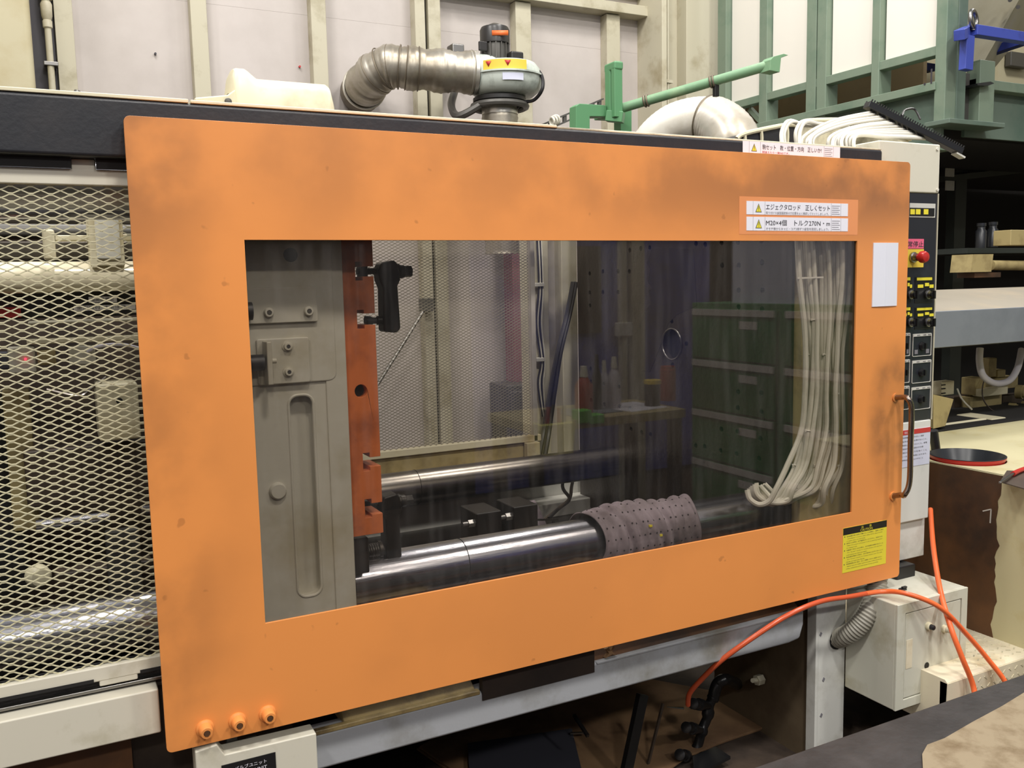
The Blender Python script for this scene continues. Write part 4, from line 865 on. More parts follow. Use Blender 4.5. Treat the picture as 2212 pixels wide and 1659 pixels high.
for k in range(4):
    B().tube([atY(1160+3*k, 515, 1.49), atY(1164+3*k, 620, 1.48), atY(1158+4*k, 700, 1.48), atY(1168+3*k, 780, 1.48), atY(1162+4*k, 830, 1.48), atY(1172+2*k, 900, 1.48)], .004, 6).go('wire', 'hose_dim' if k % 2 else 'hose_black', wv)
for y in (615, 777): p = atY(1166, y, 1.47); B().box(p.x-.025, p.x+.02, 1.465, 1.495, p.z-.008, p.z+.008).go('cable_tie', 'label_strip', wv, bevel=.002)

ORD = ('first', 'second', 'third', 'fourth', 'fifth', 'sixth', 'seventh', 'eighth', 'ninth', 'tenth', 'eleventh', 'twelfth', 'thirteenth', 'fourteenth', 'fifteenth')
# ---- white cooling hoses hanging in front of the fixed platen
rs = random.Random(3)
NH = 15
for i in range(NH):
    f = i/(NH-1); yy = .050+.012*((i*7) % 4)
    j = lambda s: rs.uniform(-s, s)
    xs = [(1722+f*112, 500), (1728+f*108+j(3), 600), (1736+f*92+j(4), 690), (1741+f*78+j(3), 765), (1738+f*82+j(4), 850), (1730+f*92+j(5), 930), (1706+f*112+j(6), 1005), (1683+f*112+j(6), 1055)]
    pts = [atY(x, y, yy) for x, y in xs]
    if i < 6: pts += [atY(1662+i*10, 1082, yy+.01), atY(1640+i*6, 1090-i, yy+.03), atY(1620+i*4, 1078-i*2, yy+.05), atY(1614+i*4, 1058-i*3, yy+.06)]
    elif i < 11: pts += [atY(1675+(i-5)*9, 1086-i, yy+.01), atY(1655+(i-5)*8, 1094-i, yy+.04), atY(1632+(i-6)*5, 1065-2*i, yy+.09)]
    else: pts += [atY(1765+(i-11)*9, 1088, yy+.02), atY(1735+(i-11)*9, 1100-i*.5, yy+.05), atY(1705+(i-11)*8, 1097, yy+.07)]
    h_ = B().tube(pts, .0068 if i % 3 else .0082, 8, 6)
    tag(h_.go('cooling_hose', 'hose_dim'), 'off-white cooling hose, %s from the left in the bundle inside the window' % ORD[i], 'hose', 'cooling hoses hanging inside the window')
    for k in ((2, 5), (3, 6), (4, 7))[i % 3]:
        if i % 2: 
            t_ = B().torus(pts[k], pts[k]-pts[k-1], .0092, .0022, 12, 6).box(pts[k].x-.014, pts[k].x-.006, pts[k].y-.004, pts[k].y, pts[k].z-.003, pts[k].z+.003)
            o_ = t_.go('cable_tie', 'hose_white', bpy.context.scene.objects[[o.name for o in COL.objects if o.name.startswith('cooling_hose')][-1]])
solo(B().bar(atY(1722, 601, .045), atY(1778, 599, .045), .004, .005), 'long_cable_tie', 'hose_white', 'long white cable tie drawn across the upper hanging hoses', 'cable tie')

# ---- cloth and clutter on the bed
ck = B(); ns, nt_ = 110, 40
cx0, cx1 = 1.19, 1.56
def clf(u, v):
    x = cx0+(cx1-cx0)*u; t = math.radians(-70+230*v); r = TR+.007+.006*abs(math.sin(6.5*u*PI+3.5*v))+.005*abs(math.sin(31*u-6*v+1))+.003*math.sin(57*u+9*v)+.010*max(0, math.sin(u*PI*1.7-.5))*abs(math.sin(t))
    return (x+.015*math.sin(5*v+3*u), .25-r*math.cos(t)*1.05, .835+r*math.sin(t)*1.05)
ck.grid(ns, nt_, clf); clo = thing('crumpled_cloth', 'crumpled mauve-grey dotted absorbent cloth wrapped over the front tie bar', 'cloth', (1.45, .25, .8))
ck.go('sheet', 'cloth', clo, solid=.003)
dots = B()
for i in range(16):
    for k in range(7):
        u = (i+.5+.3*(k % 2))/16.5; v = .12+.11*k; p = Vector(clf(u, v)); n_ = (p-Vector((p.x, .25, .835))).normalized()
        dots.cyl(p+n_*.001, p+n_*.0026, .0028, n=6)
dots.go('woven_dots', 'cloth_dot', clo, kind='stuff')
for (x, y) in ((1393, 1131), (1415, 1151)): p = atY(x, y, .20); B().box(p.x-.005, p.x+.004, .168, .18, p.z-.003, p.z+.003).go('yellow_thread', 'yellow_label', clo)
bd = thing('paper_sheet', 'rumpled grey paper sheet lying beyond the front tie bar, left of the cloth', 'paper', (1.2, .55, .6))
q = [atZ(1062, 1155, .70), atZ(1090, 1150, .70), atZ(1150, 1142, .71), atZ(1300, 1130, .70), atZ(1330, 1140, .70), atZ(1260, 1165, .69), atZ(1190, 1172, .69), atZ(1120, 1165, .69)]
b = B(); b._a(q+[p-Vector((0, 0, .004)) for p in q], [tuple(range(8)), tuple(reversed(range(8, 16)))]+[(i, (i+1) % 8, 8+(i+1) % 8, 8+i) for i in range(8)]); b.go('sheet', 'wall_board_low', bd)
B().box(1.0, 1.6, .40, .75, .60, .686).go('folded_layer', 'motor_grey', bd, bevel=.01)
for k, (x, y, lab) in enumerate(((1040, 1118, 'black steel block with a bright nut on the bed, left of the pair'), (1118, 1104, 'black steel block with a bright nut on the bed, beside the rag heap'))):
    t = thing('bed_block', lab, 'block', atY(x, y+20, .85)); c_ = atY(x, y, .85)
    B().box(c_.x-.05, c_.x+.045, .78, .92, .60, c_.z+.035).go('block', 'black_paint', t, bevel=.005)
    zc = c_.z; B().cyl((c_.x-.05, .80, zc), (c_.x-.075, .80, zc), .014, n=6).cyl((c_.x-.075, .80, zc), (c_.x-.095, .80, zc), .009, n=12).go('nut', 'steel', t)
rg_ = B(); c_ = atY(1150, 1105, .95)
rr_ = random.Random(5)
rg_.grid(20, 12, lambda u, v: (c_.x+.085*(1-v*.25)*math.cos(2*PI*u)*(1-v)+.01*math.sin(9*u*PI), .95+.07*math.sin(2*PI*u)*(1-v), .60+(c_.z+.035-.60)*v**.8+.008*math.sin(17*u+5*v)))
solo(rg_, 'rag_heap', 'cloth', 'small peaked heap of mauve rag on the machine bed beside the black block', 'rag', solid=.003)
for k in range(2): solo(B().tube([atY(1225+20*k, 1000, 1.2), atY(1215+20*k, 1050, 1.15), atY(1230, 1078, 1.1), atY(1205, 1100, 1.0), atY(1185-10*k, 1120+4*k, .95)], .007, 8), 'bed_hose', 'hose_black' if k == 0 else 'link_brown', 'dark hose looping down under the rear tie bar' if k == 0 else 'brown hose looping beside the dark one under the rear tie bar', 'hose')
solo(B().bar(atY(1195, 1120, .8), atY(1196, 1142, .8), .008, .008, up=(0, 1, 0)).bar(atY(1120, 1124, .8), atY(1205, 1122, .8), .006, .006), 'steel_peg', 'black_paint', 'thin black rod and peg standing at the end of the bed', 'rod')

# ------------------------------------------------------------------ control cabinet right of the door
CY = 0.08
def C_(x, y, Y=CY): return atY(x, y, Y)
cc_ = thing('control_cabinet', 'tall cream control cabinet with a black switch panel right of the orange door', 'cabinet', (2.3, .2, .6))
X0, X2 = 2.165, 2.447
zA, zB, zC, zD = C_(2029, 312).z, C_(2029, 418).z, C_(2018, 905).z, C_(2013, 1117).z
B().box(X0, X2, CY, CY+.30, zB, zA).go('upper_cover', 'guard_cream', cc_, bevel=.005)
for (x, y) in ((2024, 322), (2024, 410)): p = C_(x, y, CY); B().cyl(p, p-Vector((0, .004, 0)), .005, n=8).go('cover_screw', 'hose_white', cc_)
B().box(X0, X2, CY+.004, CY+.30, zC, zB).go('switch_panel', 'panel_black', cc_, bevel=.003)
B().box(X0, X2-.004, CY, CY+.24, zD, zC).go('lower_cover', 'white_paint', cc_, bevel=.004)
B().box(X2-.003, X2+.001, CY+.001, CY+.012, zC, zB).go('panel_edge', 'column_paint', cc_)
p = C_(1996, 1200, CY+.02); B().box(X0, p.x, CY+.02, CY+.22, p.z, zD+.002).go('plinth', 'white_paint', cc_, bevel=.004)
def R2(x0_, x1_, y0_, y1_, off, name, m, par=cc_, th=.002, bev=0):
    a, c__ = C_(x0_, y1_), C_(x1_, y0_); return B().box(a.x, c__.x, CY+.004-off-th, CY+.004-off, a.z, c__.z).go(name, m, par, bevel=bev)
fm = R2(1966, 2022, 440, 469, 0, 'display_frame', 'label_strip'); R2(1966, 2019, 450, 466, .002, 'display', 'hole_black', fm)
for x in (1966, 1978, 1995): R2(x, x+10, 452, 463, .004, 'yellow_key', 'yellow_label', fm, .001)  # plain yellow squares on the display
pk = R2(1955, 1997, 516, 537, 0, 'stop_label', 'pink_label'); a = C_(1964, 533); text('非常停止', 'lettering', 'ink', pk, (a.x-.030, CY+.0015, a.z-.001), XU, ZU, .019, .098)
R2(1955, 1997, 538, 578, 0, 'stop_plate', 'yellow')
p = C_(1972, 556); t_ = B().lathe(p, (0, -1, 0), [(0, .017), (.006, .017), (.008, .013), (.02, .012)], 20).go('stop_collar', 'steel', cc_)
B().lathe(p-Vector((0, .018, 0)), (0, -1, 0), [(0, .010), (.012, .010), (.014, .0185), (.024, .0195), (.032, .015), (.035, .006), (.0352, .001)], 26).go('stop_button', 'red_plastic', cc_)
for (ya, yb) in ((597, 655), (662, 712)):
    for (xa_, xb_) in ((1977, 2018), (1950, 1971)):
        f = R2(xa_, xb_, ya, yb, 0, 'switch_block', 'black_plastic', bev=.002)
        R2(xa_+4, xb_-4, ya+2, ya+9, .003, 'yellow_tag', 'yellow_label', f, .0006)
        for (u, v, w__) in ((.14, .30, .30), (.52, .24, .22), (.76, .30, .22)): R2(xa_+(xb_-xa_)*u, xa_+(xb_-xa_)*(u+w__), ya+(yb-ya)*v, ya+(yb-ya)*(v+.13), .003, 'yellow_tag', 'yellow_label', f, .0006)
        p = C_((xa_+xb_)/2+5, ya+(yb-ya)*.68)-Vector((0, .003, 0))
        k_ = B().lathe(p, (0, -1, 0), [(0, .015), (.005, .015), (.006, .012), (.016, .0115)], 18).go('knob_ring', 'steel', cc_)
        B().lathe(p-Vector((0, .008, 0)), (0, -1, 0), [(0, .0115), (.014, .011), (.0142, .001)], 16).box(p.x-.0035, p.x+.0035, p.y-.028, p.y-.012, p.z-.013, p.z+.013).go('selector_knob', 'black_plastic', cc_)
        B().box(p.x+.008, p.x+.0105, p.y-.001, p.y+.0005, p.z-.008, p.z+.008).go('white_mark', 'label_strip', cc_)
for i, (ya, yb) in enumerate(((719, 771), (776, 829), (833, 887))):
    for (xa_, xb_) in ((1972-2*i*.7, 2014-i), (1940, 1968-i)):
        a, c__ = C_(xa_, yb), C_(xb_, ya); w1_ = .0018
        f = plate('dial_frame', 'label_strip', cc_, [rrect(a.x, c__.x, a.z, c__.z, .004, 3), rrect(a.x+w1_, c__.x-w1_, a.z+w1_, c__.z-.009, .003, 3)], 'Y', CY+.0015, CY+.004)
        p = (a+c__)/2; p.y = CY+.003; B().lathe(p-Vector((0, 0, .004)), (0, -1, 0), [(0, .014), (.003, .0135), (.012, .011), (.013, .001)], 20).box(p.x-.0025, p.x+.0025, p.y-.017, p.y-.010, p.z-.012, p.z+.006).go('dial', 'black_plastic', cc_)
        for u in (.22, .55, .8): B().box(a.x+(c__.x-a.x)*u, a.x+(c__.x-a.x)*(u+.14), CY+.0005, CY+.002, c__.z-.006, c__.z-.0035).go('dial_print', 'ink_grey', f)
        if i == 0: 
            for u in (.12, .72): B().box(a.x+(c__.x-a.x)*u, a.x+(c__.x-a.x)*(u+.16), CY+.002, CY+.0038, a.z+.008, a.z+.022).go('dial_print', 'ink_grey', f)
a, c__ = C_(1940, 1012), C_(2009, 922)
nt2 = B().box(a.x, c__.x, CY-.0015, CY, a.z, c__.z).go('notice_sheet', 'paper_blue', cc_)
B().box(a.x, c__.x, CY-.0025, CY-.0015, c__.z-.016, c__.z).go('red_header', 'red_print', nt2)
text('安全上の注意', 'lettering', 'paper', nt2, (a.x+.022, CY-.003, c__.z-.012), XU, ZU, .008, .045)
for k, s_ in enumerate(('取扱説明書をよく読み正しく使用', '運転中は安全扉を開けないこと。', '可動部に手を触れないこと。感電', '・型取付けは必ず電源を切り作業', '点検の前に圧力を抜くこと', '・ヒーター部は高温になります。', '異常時は直ちに停止させること')):
    text(s_, 'lettering', 'ink', nt2, (a.x+.006, CY-.0018, c__.z-.028-.0125*k), XU, ZU, .0055, (c__.x-a.x)*(.86 if k % 3 else .74))
bp_ = solo(B().box(C_(1938, 1240, .06).x, C_(1978, 1240, .06).x, .06, .16, C_(1978, 1250, .06).z, C_(1978, 1218, .06).z), 'rubber_stop', 'black_plastic', 'black rubber stop block behind the lower right corner of the orange door', 'stop block', bevel=.005)
B().box(C_(1905, 1262, .09).x, C_(1941, 1262, .09).x, .09, .14, C_(1941, 1290, .09).z, .66).go('leg_bracket', 'white_paint', fr, bevel=.003)
solo(B().tube([C_(2016, 930, .33), C_(2026, 1010, .33), C_(2032, 1100, .33), C_(2036, 1200, .33), C_(2038, 1290, .33)], .017, 10), 'black_hose', 'hose_black', 'thick black hose hanging down behind the control cabinet beside the rusty panel', 'hose')

# switch box, conduit, hoses
bxx = thing('switch_box', 'scuffed white steel switch box hung on the machine leg under the door corner', 'switch box', (2.25, 0, .24))
bx0, bx1, bz0_, bz1_ = 2.085, 2.410, .238, .578
B().box(bx0, bx1, -.092, .10, bz0_, bz1_).go('body', 'box_white', bxx, bevel=.004)
plate('front_rim', 'box_white', bxx, [[(bx0, bz0_), (bx1, bz0_), (bx1, bz1_), (bx0, bz1_)], rrect(bx0+.035, bx1-.028, bz0_+.030, bz1_-.032, .003, 3)], 'Y', -.100, -.091, bevel=.002)
B().box(bx0+.038, bx1-.031, -.098, -.091, bz0_+.033, bz1_-.035).go('lid', 'box_white', bxx, bevel=.002)
for (x, y, m) in ((2008, 1353, 'hose_black'), (2042, 1359, 'column_paint')):
    p = atY(x, y, -.105); k_ = B().lathe(p+Vector((0, .007, 0)), (0, -1, 0), [(0, .012), (.010, .012), (.012, .010)], 18).go('gland', 'cream_bright', bxx)
    B().lathe(p-Vector((0, .004, 0)), (0, -1, 0), [(0, .0085), (.012, .008), (.015, .004), (.0152, .001)], 14).go('plug', m, bxx)
p = atY(2003, 1438, -.1005); B().cyl((p.x, -.0985, p.z), (p.x, -.0992, p.z), .0105, n=20).go('knockout_hole', 'hole_black', bxx)
p, q = atY(1957, 1446, -.1), atY(1972, 1380, -.1); B().box(p.x, q.x, -.0992, -.0985, p.z, q.z).go('tape_residue', 'step_cream', bxx)
solo(B().box(2.20, 2.222, -.02, -.006, bz1_, bz1_+.006).box(2.208, 2.226, -.018, -.010, bz1_+.006, bz1_+.011), 'black_crumb', 'black_plastic', 'small black crumb lying on top of the white switch box', 'debris')
pts = smooth([atY(1896, 1236, .045), atY(1893, 1275, .03), atY(1880, 1315, .01), atY(1858, 1348, .02), atY(1832, 1370, .05), atY(1808, 1380, .10)], 12)
cd_ = B().rings(pts, [.0285+(.003 if k % 2 else 0) for k in range(len(pts))], 24)
solo(cd_, 'flexible_conduit', 'conduit_grey', 'fat grey corrugated conduit curving from under the door into the white leg', 'conduit')
p = pts[-1]; B().lathe((p.x, .0985, p.z), (0, -1, 0), [(0, .034), (.002, .034), (.0022, .02)], 24).go('conduit_hole', 'gap_black', fr)
o1 = [atY(1486, 1523, .18), atY(1490, 1498, .16), atY(1515, 1468, .12), atY(1560, 1425, .06), atY(1625, 1378, .02), atY(1700, 1330, -.01), atY(1770, 1300, -.02), atY(1835, 1289, -.02), atY(1905, 1278, -.03), atY(1960, 1283, -.10), atY(2030, 1312, -.15), atY(2088, 1370, -.17), atY(2135, 1425, -.2), atY(2175, 1480, -.24), atY(2200, 1560, -.28)]
ho = thing('air_hose', 'long orange air hose arching from the pipe manifold over the white switch box', 'hose', o1[7])
sm = smooth(o1, 8); cut = 60
B().rings(sm[:cut+1], [.0078]*(cut+1), 12).go('tube', 'hose_orange_shaded', ho)  # first stretch darker: its shade is put into the hose colour
B().rings(sm[cut:], [.0078]*(len(sm)-cut), 12).go('tube', 'hose_orange', ho)
solo(B().tube([atY(2010, 1100, .16), atY(2016, 1180, .05), atY(2030, 1270, -.08), atY(2052, 1350, -.16), atY(2078, 1420, -.2), atY(2103, 1485, -.22), atY(2112, 1560, -.26)], .0085, 12, 8), 'air_hose', 'hose_orange', 'straight orange air hose dropping from behind the control cabinet across the switch box', 'hose')

# pipe manifold and floor litter under the bed
FYm = .36
def F_(x, y, Y=FYm): return atY(x, y, Y)
mf = thing('pipe_manifold', 'blackened iron pipe manifold with stub outlets under the grey beam', 'manifold', F_(1500, 1650))
B().tube([F_(1660, 1496, .75), F_(1600, 1480, .5), F_(1568, 1468), F_(1550, 1478), F_(1540, 1510)], .020, 16, 6).go('elbow_pipe', 'iron_black', mf)
B().lathe(F_(1658, 1496, .75), (F_(1600, 1480, .5)-F_(1658, 1496, .75)), [(0, .034), (.06, .034)], 18).go('pipe_cap', 'iron_black', mf)
st0 = [F_(1540, 1508), F_(1533, 1522), F_(1527, 1552), F_(1517, 1575), F_(1510, 1602), F_(1500, 1630), F_(1492, 1640)]
B().rings(smooth(st0, 4), [.016+(.005 if k % 6 in (0, 1) else 0) for k in range(len(smooth(st0, 4)))], 16).go('riser', 'iron_black', mf)
for (x, y, X1_, Y1_) in ((1530, 1524, 1497, 1520), (1514, 1577, 1482, 1571), (1497, 1636, 1468, 1630)):
    a, c_ = F_(x, y), F_(X1_, Y1_, FYm-.06); ax_ = (c_-a); L_ = ax_.length
    B().lathe(a, ax_, [(0, .015), (L_*.5, .015), (L_*.5, .020), (L_*.65, .020), (L_*.65, .016), (L_*.9, .016), (L_*.9, .019), (L_, .018), (L_*1.02, .010)], 16).go('outlet', 'iron_black', mf)
a, c_ = F_(1440, 1527, .3), F_(1476, 1530, .3); B().rings([c_, a], [.004, .0008], 8).go('valve_lever', 'steel', mf)
cbx = thing('cardboard_sheet', 'oil-stained cardboard sheet lying on the floor under the machine', 'cardboard', atZ(1450, 1580, .004))
for k, dz in enumerate((.003, .012)):
    q = [atZ(x+6*k, y-4*k, dz) for x, y in ((900, 1620), (1000, 1560), (1380, 1470), (1640, 1520), (1668, 1570), (1600, 1592), (1545, 1612), (1480, 1640), (1395, 1700), (1100, 1760))]
    n = len(q); B()._a(q+[p+Vector((0, 0, .006)) for p in q], [tuple(reversed(range(n))), tuple(range(n, 2*n))]+[(i, (i+1) % n, n+(i+1) % n, n+i) for i in range(n)]).go('ply', 'cardboard', cbx)
p0, p1 = atY(1388, 1500, .34), atY(1352, 1670, .30)
solo(B().bar(p0, p1, .035, .02, up=(0, 1, 0)), 'support_strut', 'black_paint', 'dark steel strut slanting from under the beam to the floor', 'strut')
solo(B().bar(atY(1432, 1520, .4), atY(1395, 1670, .34), .008, .008, up=(0, 1, 0)), 'thin_rod', 'link_brown', 'thin rod leaning beside the dark strut under the beam', 'rod')
q = [atZ(1010, 1610, .03), atZ(1235, 1578, .03), atZ(1262, 1690, .03), atZ(1020, 1760, .03)]
b = B(); b.hexa(q, [p+Vector((0, 0, .008)) for p in q]); solo(b, 'slate_sheet', 'slate', 'dark blue-grey sheet lying on the cardboard near the bottom edge', 'sheet')
q = [atZ(1496, 1640, .03), atZ(1545, 1618, .03), atZ(1578, 1640, .03), atZ(1500, 1680, .03)]
b = B(); b.hexa(q, [p+Vector((0, 0, .01)) for p in q]); solo(b, 'black_pad', 'black_plastic', 'black square pad on the floor against the edge of the dark table', 'pad')
solo(B().bar(atZ(1232, 1584, .045), atZ(1262, 1583, .045), .006, .006), 'loose_pin', 'steel', 'short bright pin lying at the corner of the slate sheet', 'pin')
solo(B().bar(atY(1240, 1545, .5), atY(1270, 1590, .4), .010, .010), 'bent_rod', 'black_paint', 'short dark rod lying above the slate sheet', 'rod')
B().box(.28, 1.96, .95, .98, .0, .585).go('under_light_block', 'gap_black', fr)  # added dark panel, blocks the brightness behind the bed
B().box(.30, .34, .5, .9, .0, .585).go('inner_leg', 'bed_grey', fr)

# ------------------------------------------------------------------ injection side beyond the cabinet
KX = 2.62
def K(x, y, X=KX): return atX(x, y, X)
bk = thing('injection_unit_stand', 'cream machine base block with a ragged bare brown patch on its side', 'machine base', (2.9, .1, .3))
ztop = .912; zst = K(2141, 1376).z
y_r = K(2152, 1200).y
pcx = KX+.142; pcy = atZ(2088, 1018, ztop+.01); pcy = EYE.y+(pcy.y-EYE.y)*(pcx-EYE.x)/(pcy.x-EYE.x)
B().box(KX, KX+.012, -.75, .98, zst-.2, ztop).go('side_plate', 'block_cream', bk, bevel=.003)
B().box(KX+.012, 3.9, -.75, .98, zst-.2, ztop-.06).go('block', 'block_cream', bk)
plate('top_plate', 'block_cream', bk, [[(KX, -.75), (3.9, -.75), (3.9, .98), (KX, .98)], circ(pcx, pcy, .128, 40)], 'Z', ztop-.008, ztop)
edge = [(.62, ztop-.004), (.62, zst)]
rr_ = random.Random(11); n = 26
for i in range(n+1):
    z = zst+(ztop-.004-zst)*i/n; edge.append((y_r+rr_.uniform(-.006, .006)+.006*math.sin(i*.7), z))
B().prism(edge, 'X', KX-.0015, KX).go('bare_patch', 'rust_brown', bk)
p, q, s__ = K(2123, 1104, KX-.002), K(2141, 1100, KX-.002), K(2139, 1130, KX-.002)
B().bar(p, q, .004, .002, up=(1, 0, 0)).go('paint_mark', 'label_strip', bk); B().bar(q, s__, .004, .002, up=(1, 0, 0)).go('paint_mark', 'label_strip', bk)
y_st = atZ(2094, 1453, zst).y
sp = thing('checker_step', 'cream chequer-plate step at the foot of the base block', 'step', (2.6, .1, .0))
B().prism([(y_st, zst-.16), (.55, zst-.16), (.55, zst), (y_st+.004, zst), (y_st-.004, zst-.008)], 'X', 2.20, 3.9).go('tread', 'step_cream', sp)
B().box(2.20, 3.9, y_st-.006, y_st+.02, .0, zst-.01).go('riser', 'step_cream', sp)
ck_ = B(); 
for i in range(26):
    for j in range(16):
        x = 2.34+i*.030+(j % 2)*.015; y = y_st+.02+j*.026
        if y < .4 and x < 3.0:
            s_ = .006; d_ = (1 if (i+j) % 2 else -1)*.6; ck_.bar((x-s_, y-s_*d_, zst+.0008), (x+s_, y+s_*d_, zst+.0008), .004, .0016)
for i in range(30):
    for j in range(8):
        x = 2.32+i*.030+(j % 2)*.015; z = zst-.03-j*.026; s_ = .006; d_ = (1 if (i+j) % 2 else -1)*.8; ck_.bar((x-s_, y_st-.0066, z-s_*d_), (x+s_, y_st-.0066, z+s_*d_), .004, .0016, up=(0, 1, 0))
ck_.go('tread_pattern', 'drip_cream', sp, kind='stuff')
# things on the base block
c_ = atZ(2085, 1022, ztop+.06)
ptop = ztop-.045
pn = thing('red_pan', 'black-lined red round pan set into the top of the cream base block', 'pan', (pcx, pcy, ptop))
B().lathe((pcx, pcy, ptop), (0, 0, 1), [(0, .095), (.003, .105), (.056, .127), (.060, .127), (.060, .123), (.006, .100), (.005, .001)], 44).go('bowl', 'red_plastic', pn)
B().lathe((pcx, pcy, ptop+.0015), (0, 0, 1), [(.005, .098), (.0585, .1235), (.0600, .1275), (.0606, .1225), (.007, .096), (.0065, .001)], 44).go('lining', 'pan_dark', pn)
pl = thing('red_handled_pliers', 'pliers with a red handle lying on the base block beside the pan', 'pliers', atZ(2180, 1035, ztop+.01))
B().bar(atZ(2160, 1043, ztop+.014), atZ(2190, 1022, ztop+.014), .008, .006).go('jaw', 'steel', pl, bevel=.001)
B().tube([atZ(2188, 1024, ztop+.012), atZ(2210, 1014, ztop+.012), atZ(2260, 1000, ztop+.012)], .008, 10).go('handle', 'red_plastic', pl)
q = [atZ(2160, 1042, ztop), atZ(2215, 1058, ztop), atZ(2240, 1020, ztop), atZ(2175, 1018, ztop)]
b = B(); b.hexa(q, [p+Vector((0, 0, .003)) for p in q]); solo(b, 'oily_sheet', 'link_brown', 'oily brown sheet under the red-handled pliers', 'sheet')
IY = .75
def I(x, y, Y=IY): return atY(x, y, Y)
ic = thing('injection_cylinder', 'white hydraulic cylinder with a square end flange beyond the cabinet', 'cylinder', I(2060, 965))
z1_, z2_ = I(2090, 908).z, I(2090, 962).z; zc_ = (z1_+z2_)/2; rr0 = (z1_-z2_)/2
a = I(2010, 930); c_ = I(2100, 930)
B().cyl((a.x-.2, IY, zc_), (c_.x, IY, zc_), rr0*.92, n=30).go('barrel', 'white_paint', ic)
for z in (z1_+.006, z2_-.004): B().cyl((a.x-.2, IY-.06, z), (c_.x, IY-.06, z), .010, n=12).go('tie_rod', 'cream_bright', ic)
f0, f1 = I(2101, 962), I(2134, 896); B().box(f0.x, f1.x, IY-.09, IY+.09, f0.z, f1.z).go('end_flange', 'cream_bright', ic, bevel=.004)
t_ = I(2112, 930, IY-.091); B().cyl(t_, t_-Vector((0, .002, 0)), .006, n=10).go('plug', 'white_paint', ic)
for (y0_, y1_, m, Yd) in ((903, 918, 'white_paint', .72), (915, 924, 'platen_oily', .7), (924, 930, 'cream_bright', .68), (934, 944, 'cream_bright', .66)):
    p, q = I(2134, y1_, Yd), I(2134, y0_, Yd); B().box(p.x, p.x+1.2, Yd, Yd+.08, p.z, q.z).go('guide_rail', m, ic, bevel=.003)
B().box(2.62, 4.2, .60, 1.1, ztop-.02, ztop+.005).go('oily_tray', 'gap_black', ic)
p = I(2040, 962, .75); B().box(p.x-.1, p.x+.28, .68, .82, ztop, p.z+.01).go('saddle', 'cream_bright', ic, bevel=.004)
tg2 = B(); q = [I(2016, 852, .62), I(2060, 862, .66), I(2042, 920, .62), I(2016, 926, .60)]
tg2._a(q+[p+Vector((.02, .12, 0)) for p in q], [(0, 1, 2, 3), (7, 6, 5, 4), (0, 4, 5, 1), (1, 5, 6, 2), (2, 6, 7, 3), (3, 7, 4, 0)])
solo(tg2, 'scoop_guard', 'valve_cream', 'grimy translucent brown scoop guard above the white cylinder', 'guard')
gbm = thing('injection_cover', 'long grey side panel with a dusty cream top, right of the control cabinet', 'cover', (3.2, .8, 1.2))
a, b_, c_ = atY(2021, 673, .55), atY(2021, 752, .55), atY(2021, 626, .55)
yb_ = 1.05; zb_t = atY(2021, 626, yb_).z
B().box(2.60, 5.2, .55, .57, b_.z, a.z).go('side_panel', 'grey_beam', gbm, bevel=.003)
B().prism([(.555, a.z-.012), (.555, a.z), (yb_, zb_t), (yb_, zb_t-.012)], 'X', 2.60, 5.2).go('top_panel', 'beam_top', gbm, bevel=.003)
B().box(2.62, 5.2, yb_-.03, yb_-.01, b_.z, zb_t-.012).go('rear_panel', 'grey_beam', gbm)
B().box(2.60, 5.2, .56, .58, b_.z-.004, b_.z+.002).go('torn_edge', 'black_paint', gbm)
for x in (2.74, 2.78, 3.3): B().cyl((x, yb_-.02, zb_t-.003), (x, yb_-.02, zb_t+.005), .005, n=8).go('screw', 'steel', gbm)
vg = thing('valve_block', 'beige hydraulic valve stack under the grey panel', 'valve', I(2150, 890, 1.0))
VY = .95
def vb_(x0_, x1_, y0_, y1_, Y=VY, d=.08, m='valve_cream', nm='block', bev=.004):
    p, q = I(x0_, y1_, Y), I(x1_, y0_, Y); return B().box(p.x, q.x, Y, Y+d, p.z, q.z).go(nm, m, vg, bevel=bev)
vb_(2096, 2165, 850, 888); vb_(2107, 2130, 815, 855, VY-.02); vb_(2128, 2200, 812, 845, VY+.02); vb_(2120, 2178, 835, 858, VY-.05, .05, 'cream_paint')
vb_(2136, 2154, 773, 815, VY+.02, .05); vb_(2155, 2173, 798, 816, VY+.02, .05); vb_(2133, 2160, 740, 745, VY+.02, .03, 'steel'); vb_(2034, 2062, 822, 855, VY, .05, 'cream_paint')
for y in (830, 838, 848): vb_(2035, 2043, y, y+3, VY-.004, .005, 'hole_black', 'slot', 0)
vb_(2060, 2100, 853, 885, VY+.05, .05, 'link_brown')
vb_(2165, 2212, 850, 895, VY+.03, .06, 'link_brown')
for (x, y, r__) in ((2196, 846, .035), (2180, 881, .026), (2208, 876, .024)):
    p = I(x, y, VY-.03); B().lathe(p, (.3, -1, 0), [(0, r__), (.03, r__), (.03, r__*.8), (.04, r__*.75), (.04, r__*.3), (.02, r__*.28)], 18).go('motor_cap', 'valve_cream', vg)
solo(B().tube([I(2117, 752, .85), I(2116, 782, .84), I(2124, 812, .82), I(2150, 828, .8), I(2180, 822, .8), I(2198, 795, .82), I(2207, 755, .85)], .016, 14), 'clear_hose', 'clear_tube', 'milky clear hose hanging in a U in front of the beige valve stack', 'hose')
solo(B().tube([I(2128, 815, .9), I(2122, 838, .88), I(2124, 862, .86), I(2138, 882, .84), I(2160, 896, .82)], .0035, 6), 'signal_wire', 'link_brown', 'thin brown wire curling down the front of the valve stack', 'wire')
solo(B().tube([I(2068, 840, .9), I(2078, 862, .86), I(2100, 885, .82)], .004, 6), 'signal_wire', 'hose_dim', 'pale wire slanting down left of the valve stack', 'wire')
